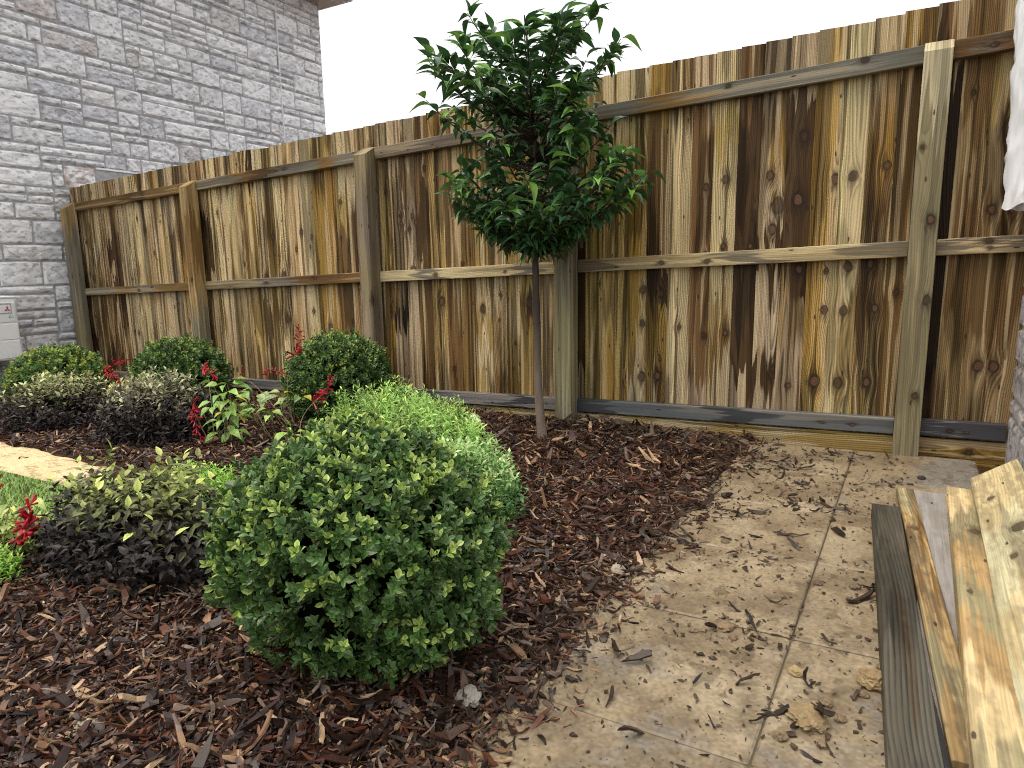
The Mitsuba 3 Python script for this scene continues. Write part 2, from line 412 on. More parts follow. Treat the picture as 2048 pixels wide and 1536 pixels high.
# path of sandy clay and lawn on the left
def edge_noise(x, s): return .05 * (meshkit.noise(np.stack([x * 4, x * 0, x * 0], -1), s) - .5) + .03 * (meshkit.noise(np.stack([x * 15, x * 0, x * 0], -1), s + 1) - .5)
xs = np.linspace(-6.5, -3.0, 80)
tt = np.linspace(0, 1, 14)
Y1 = -1.735 - .03 * (xs + 4) + edge_noise(xs, 3); Y0 = -2.07 + .0 * xs + edge_noise(xs, 6)
endw = np.sqrt(np.clip((-3.0 - xs) / .28, .0, 1)); ym = (Y0 + Y1) / 2; Y0, Y1 = ym + (Y0 - ym) * endw, ym + (Y1 - ym) * endw
PX = np.repeat(xs[:, None], 14, 1); PY = Y0[:, None] + (Y1 - Y0)[:, None] * tt
PZ = S * PX + .045 + .012 * (meshkit.fbm(np.stack([PX * 6, PY * 18, PX * 0], -1), 3, 2) - .5) - .05 * (np.abs(tt * 2 - 1) ** 6)[None] - .045 * np.clip((PX + 3.22) / .22, 0, 1) ** 2
i, j = np.meshgrid(np.arange(79), np.arange(13), indexing='ij'); a = (i * 14 + j).ravel()
put('path', ply((np.stack([PX, PY, PZ], -1).reshape(-1, 3), np.vstack([np.stack([a, a + 14, a + 15], 1), np.stack([a, a + 15, a + 1], 1)])), 'path_mat', smooth=True), 'narrow path of pale sandy clay between bed and lawn', kind='structure')

NG = 16000
gx_, gy_ = rng.uniform(-4.6, -2.45, NG), rng.uniform(-2.75, -2.05, NG)
keep = (gx_ < -2.55 - .35 * (gy_ + 2.1) ** 2) & (gy_ < -2.08 + edge_noise(gx_, 6))
gx_, gy_ = gx_[keep], gy_[keep]
blade = (np.array([[-.5, 0, 0], [.5, 0, 0], [-.3, .55, -.05], [.3, .55, -.05], [0, 1, -.25]]), np.array([[0, 1, 3], [0, 3, 2], [2, 3, 4]]), np.array([0, 0, 0, 0, .5]))
az = rng.uniform(0, 2 * np.pi, len(gx_))
Dg = np.stack([np.cos(az) * .55, np.sin(az) * .55, rng.uniform(.5, 1.2, len(gx_))], 1)
cg = np.array([.19, .33, .07]) * rng.uniform(.6, 1.5, (len(gx_), 1)) * rng.uniform(.85, 1.15, (len(gx_), 3))
put('lawn', colour_ply(leaves(blade, np.stack([gx_, gy_, S * gx_ + .035], 1), Dg, np.stack([np.cos(az), np.sin(az), az * 0], 1) * -1, np.stack([rng.uniform(.025, .05, len(gx_)), np.full(len(gx_), .005)], 1), cg), 'leaf_mat'), 'short green lawn grass beside the clay path', 'grass', kind='stuff')
put('lawn_soil', ply(sheet(-6.5, -2.5, -2.9, -2.06, lambda X, Y: S * X + .034 + .008 * meshkit.fbm(np.stack([X * 9, Y * 9, X * 0], -1), 2, 4), 60, 20), 'soil_mat', smooth=True), 'soil sheet under the lawn grass', kind='structure')

# paving: two columns of 450 mm slabs
labels['paving'] = {'label': 'path of concrete paving slabs smeared with pale clay', 'kind': 'structure'}
colx = [(-.640, -.1865), (-.1820, .272)]
for ci, (xa, xb) in enumerate(colx):
    y = -.105
    for k in range(8):
        ya, yb = y - .447, y
        y -= .452
        dz, tx, ty = rng.uniform(-.002, .002), rng.uniform(-.004, .004), rng.uniform(-.004, .004)
        r = .03 if (ci == 1 and k == 0) else .006
        from shapely.geometry import box as sbox
        pg = sbox(xa + r, ya + r, xb - r, yb - r).buffer(r, quad_segs=4)
        pi_ = sbox(xa + r + .004, ya + r + .004, xb - r - .004, yb - r - .004).buffer(r, quad_segs=4)
        o = np.array(pg.exterior.coords)[:-1]; q = np.array(pi_.exterior.coords)[:-1]
        m = min(len(o), len(q)); o, q = o[:m], q[:m]
        v = np.vstack([np.c_[o, np.full(m, -.05)], np.c_[o, np.full(m, -.004)], np.c_[q, np.zeros(m)], [[(xa + xb) / 2, (ya + yb) / 2, 0]]])
        v[:, 2] += S * v[:, 0] + dz + tx * (v[:, 0] - (xa + xb) / 2) + ty * (v[:, 1] - (ya + yb) / 2)
        kk = np.arange(m); nx = (kk + 1) % m
        f = np.vstack([np.stack([kk, nx, nx + m], 1), np.stack([kk, nx + m, kk + m], 1), np.stack([kk + m, nx + m, nx + 2 * m], 1), np.stack([kk + m, nx + 2 * m, kk + 2 * m], 1), np.stack([kk + 2 * m, nx + 2 * m, kk * 0 + 3 * m], 1)])
        put('paving__slab', ply((v, f), 'slab_mat'))
gm = box(-.632, .264, -3.7, -.112, -.075, -.008, .002)
gm[0][:, 2] += S * gm[0][:, 0]
put('paving__grout', ply(gm, 'grout_mat'))

# ------------------------------------------------------------------ house with stone courses
HA = math.radians(-1.9)
HX = np.array([math.cos(HA), -math.sin(HA), 0]); HY = np.array([math.sin(HA), math.cos(HA), 0]); HO = np.array([-6.93, 0, 0])
HR = np.stack([HX, HY, [0, 0, 1]], 1)           # local (out, along, up) -> world
def house(m): return (m[0] @ HR.T + HO, *m[1:])


W0, W1, ZT = -1.75, 3.46, 4.45
win = (.285, 1.45, .75, 1.872)
r_ = np.random.default_rng(5)
stones = []
z = -.42
ri = 0
while z < ZT:
    h = .222 if r_.random() < .75 else .148
    w = W0 - r_.uniform(0, .3)
    while w < W1:
        kind = r_.random()
        if h > .2:
            if kind < .44:
                L = r_.uniform(.24, .46); parts = [(0, h, 1)]
            elif kind < .80:
                L = r_.uniform(.30, .62); parts = [(0, .148, r_.integers(1, 3)), (.148, h, r_.integers(1, 3))]
            elif kind < .93:
                L = r_.uniform(.30, .62); parts = [(0, .074, r_.integers(1, 3)), (.074, h, r_.integers(1, 3))]
            else:
                L = r_.uniform(.30, .55); parts = [(0, .074, 1), (.074, .148, r_.integers(1, 3)), (.148, h, 1)]
        else:
            L = r_.uniform(.22, .5); parts = [(0, h, 1)] if kind < .6 else [(0, .074, r_.integers(1, 3)), (.074, h, 1)]
        for a_, b_, n in parts:
            cuts = np.r_[0, np.sort(r_.uniform(.35, .65, n - 1)), 1] * L + w
            for c0, c1 in zip(cuts[:-1], cuts[1:]):
                stones.append([max(c0, W0), min(c1, W1), z + a_, z + b_])
        w += L
    z += h
quoin = [-.02, .272, 1.655, 1.877]
def clip_out(s, q):
    a0, a1, b0, b1 = s
    if a1 <= q[0] or a0 >= q[1] or b1 <= q[2] or b0 >= q[3]:
        return [s]
    out = []
    if b0 < q[2] - .03: out.append([a0, a1, b0, q[2]])
    if b1 > q[3] + .03: out.append([a0, a1, q[3], b1])
    lo, hi = max(b0, q[2]), min(b1, q[3])
    if a0 < q[0] - .04: out.append([a0, q[0], lo, hi])
    if a1 > q[1] + .04: out.append([q[1], a1, lo, hi])
    return out
for q in (quoin, list(win)):
    stones = [t for s in stones for t in clip_out(s, q)]
stones = [s for s in stones if s[1] - s[0] > .03]


def stone_mesh(s, sid, tint=0, rr=None, inward=.02):
    a0, a1, b0, b1 = s
    rr = rr or r_
    g = .0055
    a0 += g + rr.uniform(0, .003); a1 -= g + rr.uniform(0, .003); b0 += g + rr.uniform(0, .002); b1 -= g + rr.uniform(0, .002)
    c = min(.014, .3 * (b1 - b0), .3 * (a1 - a0))
    proud = rr.uniform(.014, .024)
    ring = []
    for d, x in ((0, -inward), (0, .004), (c, proud)):
        pts = np.array([[a0 + d, b0 + d], [(a0 + a1) / 2, b0 + d], [a1 - d, b0 + d], [a1 - d, (b0 + b1) / 2], [a1 - d, b1 - d], [(a0 + a1) / 2, b1 - d], [a0 + d, b1 - d], [a0 + d, (b0 + b1) / 2]])
        k = rr.uniform(-.004, .004, pts.shape) * (1 if x > 0 else 0)
        cc = np.array([1, 0, 1, 0, 1, 0, 1, 0])[:, None] * rr.uniform(0, .5, (8, 1)) * c * np.sign(np.array([(a0 + a1) / 2, (b0 + b1) / 2]) - pts)
        pts = pts + k * min(1, (b1 - b0) / .15) + cc * (x > 0)
        ring.append(np.c_[np.full(8, x) + (rr.uniform(-.004, .004, 8) if x > .01 else 0), pts])
    v = np.vstack(ring + [[[proud + rr.uniform(0, .008), (a0 + a1) / 2 + rr.uniform(-.1, .1) * (a1 - a0), (b0 + b1) / 2 + rr.uniform(-.1, .1) * (b1 - b0)]]])
    k = np.arange(8); nx = (k + 1) % 8
    f = np.vstack([np.stack([k + o, nx + o, nx + o + 8], 1) for o in (0, 8)] + [np.stack([k + o, nx + o + 8, k + o + 8], 1) for o in (0, 8)] + [np.stack([k + 16, nx + 16, k * 0 + 24], 1)])
    return v, f, np.tile([[sid + .5, tint]], (len(v), 1))


thing_house = thing('stone_house', 'two storey house wall of grey rough faced stone courses behind the fence', 'house')
put('stone_house__wall', ply(house(box(-4.0, 0, W0, W1 - .002, -.6, ZT, .003)), 'mortar_mat'))
# outline seen by the camera
def screen(P):
    d = (np.asarray(P, float) - CAM)
    zc = d @ FWD
    return np.stack([512 + FPX / 2 * (d @ RIGHT) / zc, 384 - FPX / 2 * (d @ UP) / zc, zc], -1)
def fence_top_px(px):      # the fence hides the wall below this image row
    return 187.5 - .2075 * (px - 65.5)
area = []
for s in stones:
    c = screen(np.array([[.02, (s[0] + s[1]) / 2, (s[2] + s[3]) / 2]]) @ HR.T + HO)[0]
    q = screen(np.array([[.02, s[0], s[2]], [.02, s[1], s[2]], [.02, s[1], s[3]], [.02, s[0], s[3]]]) @ HR.T + HO)
    A = abs(np.cross(q[1, :2] - q[0, :2], q[3, :2] - q[0, :2]))
    vis = (-20 < c[0] < 1024) and (-15 < c[1] < 430) and not (c[0] > 66 and c[1] > fence_top_px(c[0]) + 12)
    area.append(A if vis else -1)
order = np.argsort(-np.array(area))
NST = int(sum(np.array(area) > 0))
rest = []
tints = {}
for n, i in enumerate(order):
    m = house(stone_mesh(stones[i], int(i), 0))
    if n < 299 and area[i] > 0:
        put('stone_house__stone', ply((m[0], m[1]), 'stone_mat', uv=m[2]))
    else:
        rest.append(m)
m = cat(rest)
put('stone_house__stonework', ply((m[0], m[1]), 'stone_mat', uv=m[2]), kind='stuff')
m = house(stone_mesh(quoin, 9001, 1))
put('stone_house__quoin', ply((m[0], m[1]), 'stone_mat', uv=m[2]), label='rust brown stone beside the window')
put('stone_house__window__reveal', ply(house(box(-.22, -.12, win[0], win[1], win[2], win[3], .002)), 'grey_plastic_mat'))
fr = [box(-.12, -.012, win[0] + .004, win[1] - .004, win[3] - .075, win[3] - .006), box(-.12, -.013, win[0] + .004, win[0] + .07, win[2], win[3] - .077), box(-.12, -.013, win[1] - .07, win[1] - .004, win[2], win[3] - .077)]
put('stone_house__window__frame', ply(house(cat(fr)), 'white_paint_mat'))
put('stone_house__window__lintel_trim', ply(house(box(-.1, .012, win[0] + .002, win[1] - .002, win[3] - .006, win[3] + .014, .003)), 'white_paint_mat'))
put('stone_house__window__pane', ply(house(box(-.115, -.09, win[0] + .07, win[1] - .07, win[2], win[3] - .077, .001)), 'pane_mat'))
labels['stone_house__window'] = {'label': 'white framed window just showing above the fence'}
put('stone_house__joint_strip', ply(house(box(.004, .027, 2.690, 2.702, 1.2, ZT, .002)), 'pale_plastic_mat'), label='thin white vertical joint near the corner')
put('stone_house__soffit', ply(house(box(-4.2, .42, W0, W1 + .16, 4.36, 4.385, .003)), 'white_paint_mat'))
put('stone_house__fascia', ply(house(cat([box(.42, .445, W0, W1 + .18, 4.345, 4.55), box(-4.2, .42, W1 + .16, W1 + .185, 4.346, 4.55)])), 'white_paint_mat'))
rf = np.array([[.5, W0, 4.53], [.5, W1 + .2, 4.53], [-4.2, W0, 6.6], [-4.2, W1 + .2, 6.6]])
put('stone_house__roof', ply(house((np.vstack([rf, rf - [0, 0, .06]]), np.array([[0, 1, 3], [0, 3, 2], [4, 7, 5], [4, 6, 7], [0, 4, 5], [0, 5, 1], [1, 5, 7], [1, 7, 3]]))), 'roof_mat'))

# outdoor heat pump unit on the wall
ac = thing('heat_pump', 'white outdoor heat pump unit with a red three diamond badge by the stone wall', 'heat pump')
U = lambda x0, x1, w0, w1, z0, z1, c=.004: house(box(x0, x1, w0, w1, z0, z1, c))
uw1 = -.715
put('heat_pump__casing', ply(U(.05, .335, uw1 - .82, uw1, .145, .668, .01), 'white_paint_mat'))
put('heat_pump__lid', ply(U(.045, .342, uw1 - .826, uw1 + .004, .669, .688, .006), 'white_paint_mat'))
put('heat_pump__front_panel', ply(U(.336, .343, uw1 - .80, uw1 - .012, .322, .455, .003), 'white_paint_mat'))
put('heat_pump__front_panel_001', ply(U(.336, .343, uw1 - .80, uw1 - .012, .165, .312, .003), 'white_paint_mat'))
put('heat_pump__badge_panel', ply(U(.336, .344, uw1 - .30, uw1 - .018, .468, .635, .003), 'pale_plastic_mat'))
put('heat_pump__badge_panel__inset', ply(U(.3441, .347, uw1 - .30, uw1 - .045, .540, .628, .001), 'grey_plastic_mat'))
put('heat_pump__badge_panel__inset_face', ply(U(.3471, .3485, uw1 - .30, uw1 - .052, .548, .616, .0006), 'pale_plastic_mat'))
def rhomb(cy_, cz, ang, l=.026, w=.0150):
    d = np.array([math.sin(ang), math.cos(ang)]); e = np.array([d[1], -d[0]])
    q = [np.array([cy_, cz]), np.array([cy_, cz]) + d * l / 2 + e * w / 2, np.array([cy_, cz]) + d * l, np.array([cy_, cz]) + d * l / 2 - e * w / 2]
    v = np.array([[x, *k] for x in (.3487, .351) for k in q])
    f = np.array([[4, 6, 5], [4, 7, 6], [0, 1, 2], [0, 2, 3]] + [[k, k + 4, (k + 1) % 4 + 4] for k in range(4)] + [[k, (k + 1) % 4 + 4, (k + 1) % 4] for k in range(4)])
    return v, f
bc = uw1 - .078
put('heat_pump__badge', ply(house(cat([rhomb(bc, .578, a) for a in (0, 2 * math.pi / 3, -2 * math.pi / 3)])), 'red_badge_mat'), label='red three diamond badge')
put('heat_pump__label', ply(U(.3441, .3455, uw1 - .073, uw1 - .04, .502, .522, .0004), 'green_label_mat'), label='small green and white sticker')
put('heat_pump__label__face', ply(U(.3456, .3462, uw1 - .069, uw1 - .044, .507, .517, .0002), 'white_paint_mat'))
put('heat_pump__side_cover', ply(U(.10, .30, uw1 + .0005, uw1 + .022, .17, .33, .006), 'white_paint_mat'))
put('heat_pump__foot', ply(U(.05, .36, uw1 - .07, uw1 + .012, .085, .144, .004), 'galv_mat'))
put('heat_pump__foot_001', ply(U(.05, .36, uw1 - .76, uw1 - .68, .085, .144, .004), 'galv_mat'))
put('heat_pump__foot__block', ply(U(.08, .33, uw1 - .08, uw1 + .0, -.3, .084, .004), 'mortar_mat'))
put('heat_pump__pipe', ply(house(tube(spline([[.02, uw1 - .03, .90], [.04, uw1 - .03, .80], [.06, uw1 - .035, .70]], 8), .009, 8)), 'white_paint_mat', smooth=True))

# ------------------------------------------------------------------ fence
fence = thing('fence', 'tall closeboard timber fence of wet streaky brown and yellow boards', 'fence')
Z_TOP, Z_BOT = 1.870, .055
bays = [
    (np.r_[np.linspace(-6.905, -5.07, 18)], 'tkccdddt ttctbtdt ctbctbtd ttctbdbd ctbtbtdb bbdbdbbd tbdddbtb cccccccc cccccccc ccctcccc bcccyctc cctttccc otcyctcc ccytccct cctccccc tobotttb tttttttt'.split()),
    (np.array([-5.07, -4.965, -4.828, -4.73, -4.634, -4.505, -4.40, -4.289, -4.19, -4.082, -3.966, -3.863, -3.782, -3.683, -3.547, -3.453, -3.342, -3.261, -3.17, -3.075]),
     'tkkddktt btkdtttt ccccctpt bctccptt tctttttt tttbtttt kyyyyyyt ctbbbdbd ytooybtc ccctctcc tbtbtttt cccccctc ccccccyt yooooooy yooooooo ccybbbbt ccbbbbtt tycyyttt tttttttt'.split()),
    (np.array([-3.075, -2.974, -2.853, -2.756, -2.645, -2.533, -2.428, -2.319, -2.192, -2.095, -2.001, -1.912, -1.852, -1.783, -1.66]),
     'ctyybbob pbbbbkpp ctpppppp bbddbbbd oyyyyyyc ttttbbbb obbbbbbb cyyycycy ccctcttb yoyyycyo oyycydoo ycyyycyc tttttttt tppptttt'.split()),
    (np.array([-1.66, -1.575, -1.474, -1.40, -1.329, -1.217, -1.105, -.999, -.888, -.777, -.665, -.555, -.435, -.33, -.222, -.11]),
     'tbbbdddt ttyyyyyy ctyyyyoo cyyyyyyo cyoooobp obbbdoob tccccccp cbbbbbbp cyccctbp bdddkkdp pbopdpdp pddddtpp cooooooy cccccttc ctobtbty'.split()),
    (np.array([-.11, .0, .11, .205, .285, .372]), 'obbbbbbb bkkkkkkd bbtbbbtt tytbbbtt ybbbbbtt'.split()),
]
KN = {  # knots of single boards: (bay, board): (x, height, radius)
    (3, 4): [(.02, .70, .017), (.018, .52, .016), (.022, .23, .021)], (3, 5): [(.01, .68, .02), (.0, .24, .02), (.01, .33, .007)],
    (3, 6): [(.0, .50, .012)], (3, 7): [(.005, 1.20, .014), (.012, .87, .014), (-.01, .83, .016), (.02, .46, .012)], (3, 8): [(-.005, 1.22, .016), (-.005, .90, .013), (.0, .84, .014), (.02, .47, .014)],
    (3, 9): [(.02, 1.05, .009), (.01, .90, .012)], (3, 10): [(-.02, 1.22, .018), (.02, 1.08, .03), (.0, .97, .02), (.03, .30, .016)], (3, 11): [(-.01, 1.10, .028), (.0, 1.38, .022), (.01, .78, .02), (-.01, .22, .011)],
    (3, 12): [(.035, 1.17, .018), (-.005, .24, .026), (.02, .58, .016), (.02, .76, .012)], (3, 13): [(-.005, 1.18, .018), (-.01, .24, .021), (-.005, .58, .018), (0, .78, .018)],
    (3, 14): [(.015, 1.20, .016), (.0, .24, .02), (.01, .58, .016), (-.02, .78, .018)], (4, 3): [(.025, 1.30, .03), (-.01, .98, .017), (.0, .33, .02)], (4, 4): [(.01, 1.02, .02), (-.02, .98, .018), (-.03, .33, .02)],
    (2, 1): [(.01, 1.22, .015), (.012, 1.17, .014)], (2, 2): [(.0, 1.22, .013), (.02, 1.18, .013), (-.03, 1.14, .013), (-.01, .88, .02)], (2, 4): [(.0, .67, .022)], (2, 7): [(-.02, .62, .02)], (2, 10): [(.01, .64, .03)],
    (1, 6): [(.02, 1.68, .03)], (1, 8): [(0, 1.18, .02)], (1, 9): [(-.02, .89, .024), (-.01, .57, .025)], (1, 7): [(0, .88, .02)], (1, 10): [(.02, 1.07, .015)], (1, 13): [(.02, .5, .02)],
}
board_i = 0
for b, (xb, tones) in enumerate(bays):
    for k, tn in enumerate(tones):
        xl, xr = xb[k], xb[k + 1]
        xm, wd = (xl + xr) / 2, xr - xl
        bot, top = Z_BOT + S * xm + rng.uniform(-.006, .006), Z_TOP + S * xm + rng.normal(0, .0035)
        rid = row(tn, top - bot, amount=.62, knots=KN.get((b, k)))
        ww = wd + .022
        m = bar(top - bot, ww, .0115, .0016, rid, cols=3, wob=.0012, seed=board_i)
        ang = math.radians(5.2)
        R_ = np.array([[math.cos(ang), -math.sin(ang), 0], [math.sin(ang), math.cos(ang), 0], [0, 0, 1]])
        m = move(m, R_, (xm + .006, .010, bot))
        m[0][:, 0] += (m[0][:, 2] - bot) * rng.normal(0, .002)
        put('fence__board', ply((m[0], m[1]), 'wood_mat', uv=m[2]))
        board_i += 1
posts_x = [-6.8016, -4.9691, -3.1004, -1.6614, .0134]
post_tones = ['tgggvvgg', 'tbbtgggv', 'vggvgggg', 'vgggvvgs', 'lvvvvvvg']
# rails between the posts (butted against them)
ends = [(-6.75, -5.020), (-4.918, -3.151), (-3.049, -1.712), (-1.610, -.037), (.064, .372)]
for zi, (z0, z1, kind) in enumerate(((1.644, 1.716, 'top'), (.863, .931, 'mid'), (.077, .149, 'low'))):
    for e, (xa, xc) in enumerate(ends):
        L = xc - xa - .004
        tn = {'top': ['bbbdbbbb', 'wbwwdbww', 'gwggwwgg', 'wwwwwbww', 'bwbbbwwb'][e], 'mid': ['bbbwbbgg', 'bbbggvvv', 'cgcccgcc', 'gccgcccg', 'gcgggccg'][e], 'low': ['tggttggt', 'gsggssgs', 'snsssnss', 'sssnsssn', 'nnnnnsnn'][e]}[kind]
        rid = row(tn, L, streak={'top': 'd', 'mid': 'b', 'low': 'n'}[kind], amount=.45, knots=[(rng.uniform(-.02, .02), rng.uniform(.1, L - .1), rng.uniform(.006, .013)) for _ in range(2)], grain={'top': .45, 'mid': .5, 'low': .22}[kind])
        m = bar(L, z1 - z0, .044, .003, rid, cols=6, wob=.0006, seed=200 + zi * 10 + e)
        R_ = np.array([[0, 0, 1], [0, 1, 0], [-1, 0, 0]])          # z -> x, x -> -z
        m = move(m, R_, (xa + .002, -.0232, (z0 + z1) / 2))
        m[0][:, 2] += S * m[0][:, 0]
        put('fence__rail', ply((m[0], m[1]), 'wood_mat', uv=m[2]))
for k, xp in enumerate(posts_x):
    zb, zt = S * xp - .25, 1.668 + S * xp
    rid = row(post_tones[k], zt - zb, streak='b' if k < 3 else 'o', amount=.10, knots=[[(0.03, 1.3, .01)], [(.01, 1.2, .012)], [(.05, 1.0, .017), (-.02, .5, .01)], [(.02, 1.22, .012)], [(.02, 1.26, .016), (.03, .93, .016), (-.03, 1.55, .008), (.02, .52, .012)]][k], grain=.45)
    m = bar(zt - zb, .100, .096, .0025, rid, cols=6, wob=.0004, seed=400 + k)
    v = m[0]
    topv = v[:, 2] > zt - zb - 1e-6
    v[topv, 2] += (v[topv, 1] + .048) * .58
    m = move(m, None, (xp, -.128 + .048, zb))
    put('fence__post', ply((m[0], m[1]), 'wood_mat', uv=m[2]))
for e, (xa, xc) in enumerate(ends):
    L = xc - xa + .02
    rid = row(['tttyttty', 'yttyttyt', 'yvyvyyvy', 'yycyccyc', 'oboboyob'][e], L, streak='b', amount=.4, knots=[(.03, L * .3, .01), (-.04, L * .6, .012)], grain=.9)
    m = bar(L, .185, .021, .002, rid, cols=4, wob=.0005, seed=500 + e)
    R_ = np.array([[0, 0, 1], [0, 1, 0], [-1, 0, 0]])
    m = move(m, R_, (xa - .01, -.0115 - .0025 * (e % 2), -.028))
    m[0][:, 2] += S * m[0][:, 0]
    put('fence__gravel_board', ply((m[0], m[1]), 'wood_mat', uv=m[2]))

# ------------------------------------------------------------------ the wall at the right and the wrapped pipe
wr = thing('stone_pier', 'dark purple grey stone wall end at the right edge of the fence', 'wall')
put('stone_pier__core', ply(box(.392, .9, -.62, .9, -.3, 3.4, .003), 'mortar_mat'))
PR = np.stack([[-1, 0, 0], [0, -1, 0], [0, 0, 1]], 1)
rz = np.random.default_rng(9)
z = -.25
sid = 20000
while z < 3.3:
    h = rz.choice([.074, .148, .222], p=[.25, .45, .3])
    w = -.9
    while w < .62:
        L = rz.uniform(.16, .40)
        m = stone_mesh([w, min(w + L, .62), z, z + h], sid, 2, rz); sid += 1; m[0][:, 0] = np.minimum(m[0][:, 0], .012)
        m = (m[0] @ PR.T + [.392, 0, 0], *m[1:])
        put('stone_pier__stone', ply((m[0], m[1]), 'stone_mat', uv=m[2]))
        w += L
    z += h

def film_tube(z0, z1):
    n, s = 70, 40
    zz = np.linspace(z0, z1, n); th = np.linspace(0, 2 * np.pi, s, endpoint=False)
    Z, TH = np.meshgrid(zz, th, indexing='ij')
    q = np.stack([np.cos(TH) * 2.2, np.sin(TH) * 2.2, Z * 1.1], -1)
    q2 = np.stack([np.cos(TH) * 5, np.sin(TH) * 5, Z * 9 + TH], -1)
    r = .047 + .024 * (meshkit.fbm(q, 3, 21) - .5) + .026 * np.abs(meshkit.fbm(q2, 3, 22) - .5) * 2 + .006 * (z1 - Z) / (z1 - z0)
    v = np.stack([.330 - .02 * (1.0 - 0 * Z) + .02 - .035 * (Z - 1.05) * .9 + r * np.cos(TH), -.16 + r * np.sin(TH), Z + .012 * np.sin(TH * 3) * (Z < z0 + .05)], -1).reshape(-1, 3)
    i, j = np.meshgrid(np.arange(n - 1), np.arange(s), indexing='ij')
    a, b = i * s + j, i * s + (j + 1) % s
    f = np.vstack([np.stack([a, b, b + s], -1).reshape(-1, 3), np.stack([a, b + s, a + s], -1).reshape(-1, 3)])
    return v, f
thing('wrapped_pipe', 'downpipe in wrinkled white plastic film hanging at the right edge', 'pipe')
put('wrapped_pipe__film', ply(film_tube(1.04, 3.2), 'film_mat', smooth=True))
put('wrapped_pipe__pipe', ply(tube([[.350 - .0, -.16, 1.09], [.350 - .068, -.16, 3.2]], .032, 16), 'white_paint_mat', smooth=40))

# ------------------------------------------------------------------ loose timbers on the slabs
def timber(key, label, p0, p1, w, t, tones, category, roll=0.0, streak='b', amount=.4, knots=None, grain=.8, cols=10, wob=.0006, **kw):
    p0, p1 = np.array(p0, float), np.array(p1, float)
    d = p1 - p0; L = np.linalg.norm(d); d /= L
    x = np.cross(d, (0, 0, 1)); x /= np.linalg.norm(x); n = np.cross(x, d)
    c, s = math.cos(roll), math.sin(roll)
    x, n = x * c + n * s, n * c - x * s
    rid = row(tones, L, streak=streak, amount=amount, knots=knots, grain=grain, **kw)
    m = bar(L, w, t, .003, rid, cols=cols, wob=wob, seed=len(rows))
    R_ = np.stack([x, -n, d], 1)                                     # face (-y) -> +n
    m = move(m, R_, p0)
    put(key, ply((m[0], m[1]), 'wood_mat', uv=m[2]), label, category)
timber('plank', 'dark grey weathered plank, leftmost of the loose timbers on the slabs', (-.032, -1.0, .0245), (.086, -2.75, .0245), .080, .047, 'hjhhjhhj', 'plank', streak='w', amount=.22, knots=[], dirt=.2, grain=.7)
timber('batten', 'narrow brown stained batten between the dark plank and the yellow post', (.021, -.725, .0175), (.133, -2.24, .0165), .054, .030, 'tvtbtbtv', 'batten', streak='b', amount=.25, knots=[(.0, .42, .012)], dirt=.75, grain=.5)
timber('cement_board', 'pale grey cement splashed board lying low between batten and yellow post', (.098, -.70, .012), (.128, -2.6, .012), .105, .018, 'm', 'board', streak='w', amount=.3, knots=[], grain=.1, dirt=.3)
timber('timber_post', 'yellowish square timber post lying on the slabs', (.186, -.735, .0325), (.165, -2.75, .060), .081, .056, 'tvctvtvc', 'post', streak='c', amount=.2, knots=[(-.02, .45, .014), (.015, .9, .006)], grain=.22, dirt=.45)
timber('wide_board', 'wide pale knotty board leaning against the wall at the right', (.285, -.66, .112), (.268, -2.7, .112), .155, .026, 'lclcllcc', 'board', roll=-.62, streak='t', amount=.25, knots=[(-.02, .62, .022), (-.035, .98, .017), (.015, .80, .009), (.03, .3, .01)], grain=.4, dirt=.45)
put('black_pipe', ply(tube(spline([[.018, -1.2, .030], [.034, -1.55, .032], [.056, -1.87, .034], [.097, -2.26, .036], [.135, -2.6, .036]], 24), np.linspace(.006, .0115, 24), 10), 'black_mat', smooth=50), 'thin black plastic pipe lying in the gap beside the dark plank', 'pipe')

